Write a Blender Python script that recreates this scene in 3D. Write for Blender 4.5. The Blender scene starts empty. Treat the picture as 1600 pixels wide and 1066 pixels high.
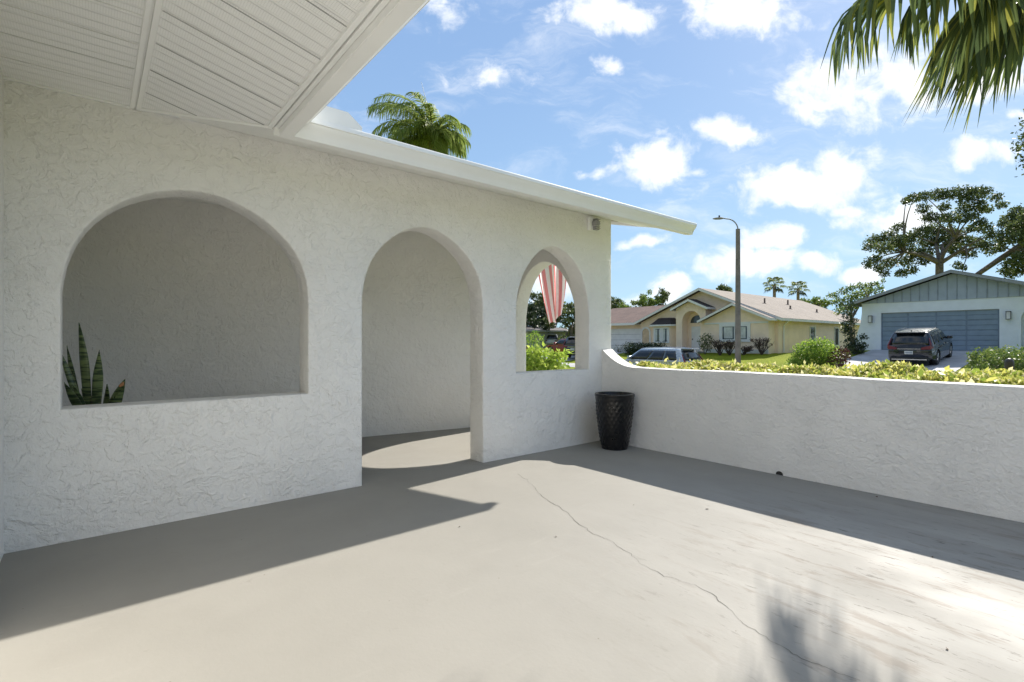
import bpy, bmesh, math, random
import numpy as np
from mathutils import Vector, Matrix, noise as mnoise
from mathutils.geometry import tessellate_polygon
R = math.radians
random.seed(7)
rng = np.random.default_rng(11)
scene = bpy.context.scene
COL = scene.collection

# ------------------------------------------------------------------ frame
# world X: from the patio corner out across the low wall to the street; world Y: along the street.
CAM = Vector((-4.93, -4.19, 1.25))
FW = Vector((.637, .771, 0)); FW.normalize()
RT = Vector((FW.y, -FW.x, 0))
FPX = 790.0
def at(px, py, d):
    """a place in the scene, surveyed from the photograph: bearing, elevation, distance"""
    k = (px - 800) / FPX
    p = CAM + FW * d + RT * (k * d)
    return Vector((p.x, p.y, 1.25 - (py - 533) / FPX * d))

# ------------------------------------------------------------------ object helpers
def tag(o, label=None, cat=None, group=None, kind=None):
    if label: o['label'] = label
    if cat: o['category'] = cat
    if group: o['group'] = group
    if kind: o['kind'] = kind
    return o
def thing(name, label, cat, loc=(0, 0, 0), rz=0.0, group=None):
    o = bpy.data.objects.new(name, None); COL.objects.link(o)
    o.empty_display_size = .1
    o.location = loc; o.rotation_euler = (0, 0, rz)
    return tag(o, label, cat, group)
def copy_tree(o, parent=None):
    c = o.copy(); COL.objects.link(c)
    if parent is not None: c.parent = parent
    for ch in [x for x in list(COL.objects) if x.parent == o]:
        copy_tree(ch, c)
    return c
def link(name, me, mat, parent=None, world=False, smooth=30):
    me.materials.append(mat)
    if smooth is not None:
        me.polygons.foreach_set('use_smooth', [True] * len(me.polygons))
        me.set_sharp_from_angle(angle=R(smooth))
    o = bpy.data.objects.new(name, me); COL.objects.link(o)
    if parent is not None:
        o.parent = parent
        if world: o.matrix_parent_inverse = Matrix.Translation(-Vector(parent.location))
    return o

class MB:
    def __init__(s): s.v = []; s.f = []
    def add(s, vs, fs):
        b = len(s.v); s.v += [tuple(v) for v in vs]; s.f += [tuple(b + i for i in f) for f in fs]; return s
    def box(s, x0, x1, y0, y1, z0, z1):
        return s.add([(x0,y0,z0),(x1,y0,z0),(x1,y1,z0),(x0,y1,z0),(x0,y0,z1),(x1,y0,z1),(x1,y1,z1),(x0,y1,z1)],
                     [(0,3,2,1),(4,5,6,7),(0,1,5,4),(1,2,6,5),(2,3,7,6),(3,0,4,7)])
    def prism(s, pts, f0, f1, holes=()):
        """2-D outline (with holes) swept between two maps f0(u,v), f1(u,v) -> 3-D"""
        loops = [list(pts)] + [list(h) for h in holes]
        flat = [p for l in loops for p in l]
        tris = tessellate_polygon([[Vector((p[0], p[1], 0)) for p in l] for l in loops]) if (holes or len(pts) > 4) else [tuple(range(len(pts)))]
        n = len(flat); vs = [f0(*p) for p in flat] + [f1(*p) for p in flat]; fs = []
        for t in tris:
            fs.append(tuple(t)); fs.append(tuple(n + i for i in reversed(t)))
        b = 0
        for l in loops:
            m = len(l)
            for i in range(m):
                j = (i + 1) % m; fs.append((b + i, b + j, n + b + j, n + b + i))
            b += m
        return s.add(vs, fs)
    def round_prism(s, pts, fn, d0, d1, holes=(), c=.012, rings=3):
        """outline with holes swept from depth d0 to d1 by fn(u,v,depth), its edges rounded by c"""
        loops = [list(pts)] + [list(h) for h in holes]
        def area(l): return sum(l[i][0]*l[(i+1)%len(l)][1] - l[(i+1)%len(l)][0]*l[i][1] for i in range(len(l)))
        loops = [l if (area(l) > 0) == (k == 0) else l[::-1] for k, l in enumerate(loops)]   # material on the left
        def inset(l, e):
            out = []
            for i in range(len(l)):
                p, a, b = Vector(l[i]), Vector(l[i-1]), Vector(l[(i+1) % len(l)])
                t0, t1 = (p - a).normalized(), (b - p).normalized(); n0, n1 = Vector((-t0.y, t0.x)), Vector((-t1.y, t1.x))
                n = n0 + n1; k = n.length_squared
                out.append(tuple(p + n * (2 * e / max(k, .6))))
            return out
        flat0 = [inset(l, c) for l in loops]; flat = [p for l in flat0 for p in l]
        tris = tessellate_polygon([[Vector((p[0], p[1], 0)) for p in l] for l in flat0]); N = len(flat)
        levels = []
        for k in range(rings + 1):
            q = math.pi / 2 * k / rings; levels.append((c * (1 - math.sin(q)), d0 + c * (1 - math.cos(q))))
        lv = levels + [(e, d1 + d0 - d) for e, d in reversed(levels)]
        vs = []
        for e, d in lv:
            for l in loops: vs += [fn(u, v, d) for u, v in (inset(l, e) if e > 1e-6 else l)]
        fs = [tuple(t) for t in tris] + [tuple((len(lv)-1)*N + i for i in t) for t in tris]
        for k in range(len(lv) - 1):
            b = 0
            for l in loops:
                m = len(l)
                for i in range(m): j = (i+1) % m; fs.append((k*N+b+i, k*N+b+j, (k+1)*N+b+j, (k+1)*N+b+i))
                b += m
        return s.add(vs, fs)
    def px(s, pts, x0, x1, holes=()):   # outline in (y,z)
        return s.prism(pts, lambda u, v: (x0, u, v), lambda u, v: (x1, u, v), holes)
    def py(s, pts, y0, y1, holes=()):   # outline in (x,z)
        return s.prism(pts, lambda u, v: (u, y0, v), lambda u, v: (u, y1, v), holes)
    def pz(s, pts, z0, z1, holes=()):   # outline in (x,y)
        return s.prism(pts, lambda u, v: (u, v, z0), lambda u, v: (u, v, z1), holes)
    def tube(s, pts, rad, n=8, cap=True):
        pts = [Vector(p) for p in pts]
        if not hasattr(rad, '__len__'): rad = [rad] * len(pts)
        rings = []; up = Vector((0, 0, 1))
        for i, p in enumerate(pts):
            t = (pts[min(i + 1, len(pts) - 1)] - pts[max(i - 1, 0)]).normalized()
            a = t.cross(up)
            if a.length < 1e-3: a = t.cross(Vector((1, 0, 0)))
            a.normalize(); b = a.cross(t).normalized(); up = b
            rings.append([p + (a * math.cos(q) + b * math.sin(q)) * rad[i] for q in [2 * math.pi * k / n for k in range(n)]])
        vs = [v for r in rings for v in r]; fs = []
        for i in range(len(pts) - 1):
            for k in range(n):
                fs.append((i*n+k, i*n+(k+1)%n, (i+1)*n+(k+1)%n, (i+1)*n+k))
        if cap: fs.append(tuple(range(n))[::-1]); fs.append(tuple((len(pts)-1)*n + k for k in range(n)))
        return s.add(vs, fs)
    def lathe(s, prof, n=32, c=(0, 0, 0), axis='z'):
        vs = []; fs = []
        for (r, z) in prof:
            for k in range(n):
                q = 2 * math.pi * k / n
                if axis == 'z': vs.append((c[0] + r*math.cos(q), c[1] + r*math.sin(q), c[2] + z))
                elif axis == 'y': vs.append((c[0] + r*math.cos(q), c[1] + z, c[2] + r*math.sin(q)))
                else: vs.append((c[0] + z, c[1] + r*math.cos(q), c[2] + r*math.sin(q)))
        for i in range(len(prof) - 1):
            for k in range(n): fs.append((i*n+k, i*n+(k+1)%n, (i+1)*n+(k+1)%n, (i+1)*n+k))
        if prof[0][0] > 1e-4: fs.append(tuple(range(n))[::-1])
        if prof[-1][0] > 1e-4: fs.append(tuple((len(prof)-1)*n + k for k in range(n)))
        return s.add(vs, fs)
    def build(s, name, mat, parent=None, world=False, bevel=0, seg=2, smooth=30, second=None):
        me = bpy.data.meshes.new(name); me.from_pydata(s.v, [], s.f); me.validate()
        bm = bmesh.new(); bm.from_mesh(me)
        bmesh.ops.recalc_face_normals(bm, faces=bm.faces); bm.to_mesh(me); bm.free()
        o = link(name, me, mat, parent, world, smooth)
        if second:      # faces from second[0] on take a second material
            me.materials.append(second[1])
            for p in me.polygons[second[0]:]: p.material_index = 1
        if bevel:
            m = o.modifiers.new('bevel', 'BEVEL'); m.width = bevel; m.segments = seg; m.limit_method = 'ANGLE'; m.angle_limit = R(35)
        return o

def np_mesh(name, verts, quads, mat, parent=None, world=False, smooth=None):
    me = bpy.data.meshes.new(name)
    nv, nf = len(verts), len(quads); k = quads.shape[1]
    me.vertices.add(nv); me.vertices.foreach_set('co', np.asarray(verts, dtype=np.float32).ravel())
    me.loops.add(nf * k); me.loops.foreach_set('vertex_index', quads.astype(np.int32).ravel())
    me.polygons.add(nf); me.polygons.foreach_set('loop_start', np.arange(0, nf * k, k, dtype=np.int32))
    me.update(calc_edges=True)
    return link(name, me, mat, parent, world, smooth)
def unit(a): return a / np.maximum(np.linalg.norm(a, axis=1, keepdims=True), 1e-6)
def leaf_cards(P, L, W, bias=None, biasw=0.0, face=None, facew=0.0):
    """P (n,3) leaf bases; folded rhombic leaves, each an island of its own"""
    n = len(P); a = rng.normal(size=(n, 3))
    if bias is not None: a = unit(a) * (1 - biasw) + unit(np.broadcast_to(np.asarray(bias, float), (n, 3))) * biasw
    a = unit(a); b = rng.normal(size=(n, 3))
    if face is not None: b = np.cross(unit(b * (1 - facew) + np.broadcast_to(np.asarray(face, float), (n, 3)) * facew), a)
    b = unit(b - a * (a * b).sum(1, keepdims=True)); c = np.cross(a, b)
    l = (L * rng.uniform(.65, 1.25, n))[:, None]; w = (W * rng.uniform(.7, 1.2, n))[:, None]
    v = np.stack([P, P + a*l*.45 + b*w*.5 + c*w*.15, P + a*l, P + a*l*.45 - b*w*.5 + c*w*.15], 1).reshape(-1, 3)
    q = np.arange(n * 4).reshape(n, 4)
    return v, q
def blob_pts(c, r, n, shell=.55):
    d = unit(rng.normal(size=(n, 3))); rad = rng.uniform(shell, 1.0, n) ** .8
    lump = 1 + .18 * np.sin(d[:, 0] * 5 + c[0]) * np.cos(d[:, 2] * 4 + c[1]) + rng.normal(0, .06, n)
    return np.asarray(c) + d * (rad * lump)[:, None] * np.asarray(r)

# ------------------------------------------------------------------ material helpers
class NT:
    def __init__(s, nt): s.t = nt; s.n = nt.nodes; s.l = nt.links
    def new(s, typ, **kw):
        x = s.n.new(typ)
        for k, v in kw.items(): setattr(x, k, v)
        return x
    def set(s, sock, v):
        if hasattr(v, 'is_linked'): s.l.new(v, sock)
        elif isinstance(v, (tuple, list)) and len(v) == 3 and sock.type == 'RGBA': sock.default_value = (*v, 1)
        else: sock.default_value = v
    def m(s, op, a, b=0.0, c=0.0, clamp=False):
        x = s.new('ShaderNodeMath', operation=op); x.use_clamp = clamp
        s.set(x.inputs[0], a); s.set(x.inputs[1], b); s.set(x.inputs[2], c); return x.outputs[0]
    def vm(s, op, a, b=(0, 0, 0)):
        x = s.new('ShaderNodeVectorMath', operation=op); s.set(x.inputs[0], a); s.set(x.inputs[1], b)
        return x.outputs['Value'] if op in ('DOT_PRODUCT', 'LENGTH', 'DISTANCE') else x.outputs[0]
    def mix(s, f, a, b, blend='MIX'):
        x = s.new('ShaderNodeMix', data_type='RGBA', blend_type=blend)
        s.set(x.inputs[0], f); s.set(x.inputs[6], a); s.set(x.inputs[7], b); return x.outputs[2]
    def coord(s, scale=(1, 1, 1), which='Object', rot=(0, 0, 0), loc=(0, 0, 0)):
        c = s.new('ShaderNodeTexCoord'); mp = s.new('ShaderNodeMapping')
        mp.inputs['Scale'].default_value = scale; mp.inputs['Rotation'].default_value = rot; mp.inputs['Location'].default_value = loc
        s.l.new(c.outputs[which], mp.inputs[0]); return mp.outputs[0]
    def noise(s, vec, scale, detail=3, rough=.5, dist=0.0):
        x = s.new('ShaderNodeTexNoise'); s.l.new(vec, x.inputs['Vector'])
        x.inputs['Scale'].default_value = scale; x.inputs['Detail'].default_value = detail
        x.inputs['Roughness'].default_value = rough; x.inputs['Distortion'].default_value = dist; return x.outputs[0]
    def ss(s, v, lo, hi, a=0.0, b=1.0):
        x = s.new('ShaderNodeMapRange', interpolation_type='SMOOTHSTEP'); s.set(x.inputs[0], v)
        x.inputs[1].default_value = lo; x.inputs[2].default_value = hi; x.inputs[3].default_value = a; x.inputs[4].default_value = b
        return x.outputs[0]
    def bump(s, h, dist, strength=1.0):
        x = s.new('ShaderNodeBump'); s.l.new(h, x.inputs['Height']); x.inputs['Distance'].default_value = dist
        x.inputs['Strength'].default_value = strength; return x.outputs[0]
def newmat(name):
    m = bpy.data.materials.new(name); m.use_nodes = True
    return m, NT(m.node_tree), m.node_tree.nodes['Principled BSDF']
def plain(name, col, rough=.6, metal=0.0, var=.12, scale=3.0, coat=0.0, spec=.5, bump=0.0, bscale=40, trans=0):
    m, t, p = newmat(name)
    c = t.coord(); n = t.noise(c, scale, 4)
    dark = tuple(x * (1 - var) for x in col); lite = tuple(min(1, x * (1 + var)) for x in col)
    t.l.new(t.mix(t.ss(n, .3, .7), dark, lite), p.inputs['Base Color'])
    p.inputs['Metallic'].default_value = metal; p.inputs['Coat Weight'].default_value = coat
    p.inputs['Specular IOR Level'].default_value = spec
    t.l.new(t.ss(t.noise(c, scale * 3.1, 3), .2, .8, max(0, rough - .07), min(1, rough + .07)), p.inputs['Roughness'])
    if bump: t.l.new(t.bump(t.noise(c, bscale, 4), bump), p.inputs['Normal'])
    return m
def leafmat(name, c1, c2, c3, trans=.35, rough=.5):
    m, t, p = newmat(name)
    g = t.new('ShaderNodeNewGeometry').outputs['Random Per Island']
    col = t.mix(t.ss(g, 0, .6), c1, c2); col = t.mix(t.ss(g, .6, 1), col, c3)
    t.l.new(col, p.inputs['Base Color']); p.inputs['Roughness'].default_value = rough
    tr = t.new('ShaderNodeBsdfTranslucent'); t.l.new(col, tr.inputs[0])
    mx = t.new('ShaderNodeMixShader'); mx.inputs[0].default_value = trans
    t.l.new(p.outputs[0], mx.inputs[1]); t.l.new(tr.outputs[0], mx.inputs[2])
    t.l.new(mx.outputs[0], m.node_tree.nodes['Material Output'].inputs[0]); return m

def stucco(name, col, amp=1.0, sc=1.0, anis=(1, 1, 1)):
    m, t, p = newmat(name)
    c = t.coord(scale=anis)
    big = t.noise(c, 1.3 * sc, 2)
    def plates(scale, off, dist):
        cc = t.coord(scale=tuple(a for a in anis), loc=off)
        n = t.noise(cc, scale * sc, 5, .55, dist)
        return t.ss(n, .470, .540)
    patch = t.ss(t.noise(c, 2.6 * sc, 3, .6), .38, .58, .3, 1.0)
    h = t.m('ADD', t.m('MULTIPLY', t.m('MULTIPLY', plates(5.2, (3, 7, 1), 1.0), patch), .20), t.m('MULTIPLY', plates(12, (9, 2, 5), .7), .17))
    h = t.m('ADD', h, t.m('MULTIPLY', plates(21, (4, 8, 2), .4), t.m('MULTIPLY', t.ss(big, .40, .60, .1, 1.0), .13)))
    h = t.m('ADD', h, t.m('MULTIPLY', t.noise(c, 42 * sc, 5, .65), .38))
    h = t.m('ADD', h, t.m('MULTIPLY', t.noise(c, 10 * sc, 4, .6), .55))
    t.l.new(t.bump(h, .0185 * amp, 1.0), p.inputs['Normal'])
    st = t.noise(c, .9, 5, .6)
    t.l.new(t.mix(t.ss(st, .35, .70), tuple(x * .95 for x in col), col), p.inputs['Base Color'])
    p.inputs['Roughness'].default_value = .78; p.inputs['Specular IOR Level'].default_value = .25
    return m

M = {}
M['stucco'] = stucco('white_stucco', (.88, .865, .83))
M['stucco_low'] = stucco('white_stucco_fine', (.86, .845, .815), .75, 1.5, (1, 1, 1.5))
M['white_metal'] = plain('white_painted_aluminium', (.86, .86, .84), .42, var=.03, scale=2)
M['trim'] = plain('white_trim', (.87, .87, .85), .5, var=.03, scale=2)
M['dark_gap'] = plain('dark_gap', (.03, .03, .03), .8)
M['roof_shade'] = plain('roof_deck', (.33, .30, .27), .85)

def soffit_mat(name, axis):
    """vented vinyl: rows of tiny punched holes between the ribs; axis = rib direction"""
    m, t, p = newmat(name)
    c = t.coord(); sp = t.new('ShaderNodeSeparateXYZ'); t.l.new(c, sp.inputs[0])
    def per(v, pitch): return t.m('ABSOLUTE', t.m('SUBTRACT', t.m('FRACT', t.m('DIVIDE', v, pitch)), .5))
    a = per(sp.outputs[0], .0105); b = per(sp.outputs[1], .0105)
    hole = t.m('SUBTRACT', 1.0, t.ss(t.m('ADD', t.m('POWER', a, 2.0), t.m('POWER', b, 2.0)), .018, .05))
    across = sp.outputs[1] if axis == 'x' else sp.outputs[0]
    rib = t.ss(per(across, .085), .36, .44)            # bare strip along each rib
    hole = t.m('MULTIPLY', hole, t.m('SUBTRACT', 1.0, rib))
    t.l.new(t.mix(hole, (.88, .88, .865), (.68, .68, .66)), p.inputs['Base Color'])
    t.l.new(t.bump(rib, .006, 1.0), p.inputs['Normal'])
    p.inputs['Roughness'].default_value = .5
    return m
M['soffit_x'] = soffit_mat('vented_soffit_along', 'x')
M['soffit_y'] = soffit_mat('vented_soffit_across', 'x')

def floor_mat():
    m, t, p = newmat('painted_concrete')
    c = t.coord()
    big = t.noise(c, .55, 4, .6); mid = t.noise(c, 3.2, 5, .6); fine = t.noise(c, 45, 4, .65)
    col = t.mix(t.ss(big, .3, .7), (.278, .266, .238), (.306, .293, .264))
    col = t.mix(t.ss(mid, .42, .78, 0, .3), col, (.255, .243, .217))
    tro = t.noise(t.coord(scale=(.5, 2.2, 1), rot=(0, 0, R(38))), 4.0, 6, .7, .6)
    col = t.mix(t.ss(tro, .55, .80, 0, .18), col, (.40, .385, .352)); col = t.mix(t.ss(tro, .22, .42, .16, 0), col, (.235, .222, .195))
    spot = t.noise(c, 7.5, 6, .75); col = t.mix(t.ss(spot, .62, .74, 0, .35), col, (.20, .185, .16))
    # worn, scuffed area by the low wall
    d = t.vm('DISTANCE', c, (-1.55, -3.85, 0)); zone = t.ss(t.m('ADD', d, t.m('MULTIPLY', mid, .8)), .6, 2.9, 1, 0)
    cs = t.coord(scale=(1.0, .22, 1), rot=(0, 0, R(-14))); st = t.noise(cs, 9, 6, .7, .3); st2 = t.noise(cs, 26, 6, .75, .2)
    worn = t.m('MULTIPLY', zone, t.ss(t.noise(cs, 3.0, 4, .6), .40, .66))
    col = t.mix(t.m('MULTIPLY', worn, .45), col, (.42, .405, .37))
    col = t.mix(t.m('MULTIPLY', zone, t.ss(st, .51, .66, 0, .8)), col, (.20, .168, .135))
    col = t.mix(t.m('MULTIPLY', zone, t.ss(st2, .57, .67, 0, .85)), col, (.11, .095, .08))
    # scattered flecks everywhere
    v = t.new('ShaderNodeTexVoronoi'); v.inputs['Scale'].default_value = 9.0; t.l.new(c, v.inputs['Vector'])
    wn = t.noise(c, 2.2, 2)
    fl = t.m('MULTIPLY', t.ss(v.outputs['Distance'], .02, .05, 1, 0), t.ss(wn, .50, .54))
    col = t.mix(t.m('MULTIPLY', fl, .75), col, (.15, .12, .09))
    # two faint scrape marks
    cb = t.coord(rot=(0, 0, R(20)))
    t.l.new(col, p.inputs['Base Color'])
    t.l.new(t.ss(t.noise(c, 1.7, 4), .25, .75, .58, .78), p.inputs['Roughness'])
    h = t.m('ADD', t.m('MULTIPLY', fine, .5), t.m('ADD', t.m('MULTIPLY', mid, 1.0), t.m('MULTIPLY', t.m('MULTIPLY', st, zone), 1.2)))
    t.l.new(t.bump(h, .0022, .8), p.inputs['Normal'])
    p.inputs['Specular IOR Level'].default_value = .22
    return m
M['floor'] = floor_mat()
M['crack'] = plain('crack_dirt', (.09, .08, .07), .9, var=.4, scale=9)

# ------------------------------------------------------------------ our house: stucco front, soffits, gutters
house = thing('stucco_house', 'white stucco house front with three arched openings under a white soffit and gutter', 'house', (-2.5, .11, 0))
def arch(cx, hw, z0, zs, rise, n=28, power=2.0, pointed=0.0, x_noise=0):
    """outline of an arched opening, counter-clockwise from lower left"""
    pts = [(cx - hw, z0), (cx + hw, z0), (cx + hw, zs)]
    for i in range(1, n):
        q = math.pi * i / n
        c, s_ = math.cos(q), math.sin(q)
        x = math.copysign(abs(c) ** (2 / power), c) * hw; z = abs(s_) ** (2 / power) * rise
        if pointed:   # blend toward two circle arcs meeting in a point
            a = 1 - abs(c) ; zz = rise * math.sin(math.acos(max(0, min(1, abs(x) / hw))) * .96) ** (1 / (1 + pointed * .3))
            z = z * (1 - pointed) + rise * (1 - (abs(x) / hw) ** 1.62) * pointed
        wob = .006 * math.sin(q * 5 + cx * 3)
        pts.append((cx + x + wob, zs + z + wob * .5))
    pts.append((cx - hw, zs))
    return pts
WT = .235
big = arch(-4.345, .745, .825, 1.565, .745)
small = arch(-.82, .585, .90, 1.56, .785, pointed=.12)
door = arch(-2.50, .645, 0, 1.62, .70, pointed=.12)
XL, XR, ZT = -5.34, .187, 2.86
outer = [(XL - .08, -.06)] + [(door[0][0], -.06)] + [p for p in [door[-1]] + door[-2:2:-1] + [door[2]]] + [(door[1][0], -.06), (XR, -.06), (XR, ZT), (XL - .08, ZT)]
MB().round_prism(outer, lambda u, v, d: (u, d, v), 0, WT, [big, small], .014).build('arcade_wall', M['stucco'], house, True, smooth=40)
# end wall of the passage with an arched way out
ey = [(.235, -.02), (.42, -.02)]
ea = arch(1.04, .62, 0, 1.55, .82, pointed=.15)
eo = [(WT, -.06), (ea[0][0], -.06), ea[-1]] + ea[-2:2:-1] + [ea[2], (ea[1][0], -.06), (2.6, -.06), (2.6, 2.86), (WT, 2.86)]
MB().round_prism(eo, lambda u, v, d: (d, u, v), -.05, XR, [], .012).build('end_wall', M['stucco'], house, True, smooth=40)
bw = MB()
curve = []
for i in range(19):
    x = -.05 - i * (5.45 / 18); y = 1.70 + (-.05 - x) * .17 + .05 * math.sin((-.05 - x) / 5.4 * math.pi)
    curve.append((x, y))
bw.pz(curve + [(-5.5, 2.95), (-.05, 2.6)], -.02, 2.86)
bw.build('back_wall', M['stucco'], house, True, smooth=40)
MB().box(-5.60, XL, -9.5, 3.2, -.02, 2.86).build('side_wall', M['stucco'], house, True)
MB().box(-9.5, -5.6, -9.5, -9.2, -.02, 2.8).build('rear_wall', M['stucco'], house, True)
# passage ceiling
MB().box(-5.34, .187, WT + .002, 3.0, 2.80, 2.84).build('passage_ceiling', M['trim'], house, True)
# soffits ---------------------------------------------------------------------------------
ZS, ZE, XS, XE, YE = 2.80, 2.630, -4.72, -4.045, -.70
fs = MB(); fs.box(-5.34, XS - .03, -9.2, -.002, ZS, ZS + .012)
sl = (ZS - ZE) / (XE - XS)
def zM(x): return ZS - (x - XS) * sl
ms = MB()
ms.add([(XS+.03, -.02, zM(XS+.03)), (XE, YE, zM(XE)), (XE, -9.2, zM(XE)), (XS+.03, -9.2, zM(XS+.03)),
        (XS+.03, -.02, zM(XS+.03)+.01), (XE, YE, zM(XE)+.01), (XE, -9.2, zM(XE)+.01), (XS+.03, -9.2, zM(XS+.03)+.01)],
       [(0,1,2,3),(7,6,5,4),(0,4,5,1),(1,5,6,2),(2,6,7,3),(3,7,4,0)])
ms_n = len(ms.f)
# panel seams (raised lips where one vinyl panel locks into the next)
sm = ms
y = -.33
while y > -9.1:
    xa = XS + .035; xb = XE - .004
    if y > YE: xb = XS + (-y) * (XE - XS) / (-YE)
    sm.add([(xa, y, zM(xa)-.001), (xb, y, zM(xb)-.001), (xb, y-.005, zM(xb)-.001), (xa, y-.005, zM(xa)-.001),
            (xa, y, zM(xa)-.004), (xb, y, zM(xb)-.004), (xb, y-.005, zM(xb)-.004), (xa, y-.005, zM(xa)-.004)],
           [(0,1,2,3),(7,6,5,4),(0,4,5,1),(1,5,6,2),(2,6,7,3),(3,7,4,0)])
    y -= .335
ms.build('sloped_soffit', M['soffit_y'], house, True, second=(ms_n, plain('seam_shadow', (.42, .42, .41), .7)))
fsm = fs; fs_n = len(fs.f); y = -.30
while y > -9.1:
    fsm.box(-5.34, XS - .035, y - .003, y, ZS - .004, ZS - .001); y -= .305
fs.build('flat_soffit', M['soffit_x'], house, True, second=(fs_n, plain('seam_grey', (.68, .68, .66), .6)))
dv = MB(); dv.box(XS - .030, XS - .006, -9.2, -.003, ZS - .012, ZS + .02); dv.box(XS + .004, XS + .030, -9.2, -.003, ZS - .012, ZS + .02)
dv.box(XS - .006, XS + .004, -9.2, -.003, ZS - .002, ZS + .02)
dv.build('divider_trim', M['trim'], house, True, bevel=.002)
# edge channel of the sloped soffit and along the valley
et = MB(); et.box(XE - .028, XE, -9.2, YE + .0, ZE - .010, ZE + .02); et.box(XE + .006, XE + .03, -9.2, YE, ZE - .016, ZE + .02)
et.build('edge_trim', M['trim'], house, True, bevel=.002)
vt = MB(); vt.tube([(XS + .01, -.012, ZS - .004), (XE, YE, ZE - .004)], .012, 6); vt.build('valley_trim', M['trim'], house, True)
wt = MB(); wt.box(-5.34, XS - .03, -.022, -.001, ZS - .014, ZS - .001); wt.build('wall_trim', M['trim'], house, True)
# eave soffit along the arcade wall
XT = .775
es = MB()
es.add([(XS, -.004, ZS+.002), (XT, -.004, ZS+.002), (XT, YE, ZE), (XE, YE, ZE), (XS, -.004, ZS+.014), (XT, -.004, ZS+.014), (XT, YE, ZE+.012), (XE, YE, ZE+.012)],
       [(0,1,2,3),(7,6,5,4),(0,4,5,1),(1,5,6,2),(2,6,7,3),(3,7,4,0)])
es.build('eave_soffit', M['soffit_x'], house, True)
# fascias and gutters
ZG0, ZG1 = 2.572, 2.700
fa = MB(); fa.box(XE + .003, XT, YE - .022, YE - .001, ZG0 + .002, 2.735); fa.build('fascia', M['trim'], house, True)
fb = MB(); fb.box(XE + .032, XE + .036, -9.2, YE - .0225, ZG0 + .002, 2.735); fb.build('fascia', M['trim'], house, True)
prof = [(.001, ZG1 - .01), (.001, ZG0), (.054, ZG0), (.060, ZG0 + .014), (.066, ZG0 + .030), (.076, ZG0 + .047), (.090, ZG0 + .063), (.102, ZG0 + .077), (.107, ZG0 + .092), (.116, ZG0 + .095), (.116, ZG1 - .008), (.112, ZG1),
        (.094, ZG1), (.094, ZG1 - .006), (.104, ZG1 - .012), (.098, ZG0 + .088), (.076, ZG0 + .058), (.056, ZG0 + .010), (.008, ZG0 + .008), (.008, ZG1 - .01)]
YF = YE - .022; XF = XE + .053
def gutter_run(f0, f1, name, parent=house):
    g = MB(); n = len(prof)
    vs = [f0(o, z) for o, z in prof] + [f1(o, z) for o, z in prof]
    fs_ = [(i, (i+1) % n, n + (i+1) % n, n + i) for i in range(n)]
    tr = tessellate_polygon([[Vector((o, z, 0)) for o, z in prof]])
    fs_ += [tuple(t) for t in tr] + [tuple(n + i for i in t) for t in tr]
    g.add(vs, fs_)
    return g.build(name, M['white_metal'], parent, True, smooth=28)
GS = 1.36; XF -= .018
ge = gutter_run(lambda o, z: (XF + o * GS, YF - o, z), lambda o, z: (XT + .02, YF - o, z), 'gutter')
gp = gutter_run(lambda o, z: (XF + o * GS, YF - o, z), lambda o, z: (XF + o * GS, -9.2, z), 'gutter')
# end cap
ec = MB(); ec.px([(YF - o, z) for o, z in prof[:12]] , XT + .0205, XT + .024); ec.build('gutter_end_cap', M['white_metal'], house, True)
# splash guard standing on the gutter in the inside corner
sg = MB(); xa, xb = XF + .116 * GS, -3.50; yl = YF - .108
sg.py([(xa, ZG1 - .002), (xb, ZG1 - .002), (xb - .0, ZG1 + .03), (xb - .10, ZG1 + .105), (xa, ZG1 + .105)], yl, yl + .003)
sg.box(xa - .003, xa, yl - .42, yl - .001, ZG1 - .002, ZG1 + .085)
sg.build('splash_guard', M['white_metal'], house, True)
# roof slabs over the eaves
rp = .31
def slab(ptsxy, zf, th, name):
    m = MB(); n = len(ptsxy)
    m.add([(x, y, zf(x, y)) for x, y in ptsxy] + [(x, y, zf(x, y) + th) for x, y in ptsxy],
          [tuple(range(n))[::-1], tuple(range(n, 2*n))] + [(i, (i+1) % n, n + (i+1) % n, n + i) for i in range(n)])
    return m.build(name, M['roof_shade'], house, True)
zr = lambda x, y: 2.694 + .225 * (y - YE)
slab([(XE - .2, YE - .04), (XT, YE - .04), (XT, 6.0), (-4.5, 6.0)], zr, .022, 'roof')
slab([(XE + .06, -9.2), (XE + .06, YE - .05), (-4.70, -.05), (-9.5, -.05), (-9.5, -9.2)], lambda x, y: 2.70 + .225 * (XE + .06 - x), .022, 'roof')
# rake board closing the end of the eave
rk = MB(); rk.py([(0, 0)] * 0 or [(XT - .02, 0), (XT, 0), (XT, 1), (XT - .02, 1)], 0, 1) if False else None
rk = MB(); rk.px([(YE - .02, 2.64), (0, 2.80), (2.6, 3.43), (2.6, 3.50), (YE - .02, 2.715)], XT - .022, XT - .001); rk.build('rake_board', M['trim'], house, True)

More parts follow.
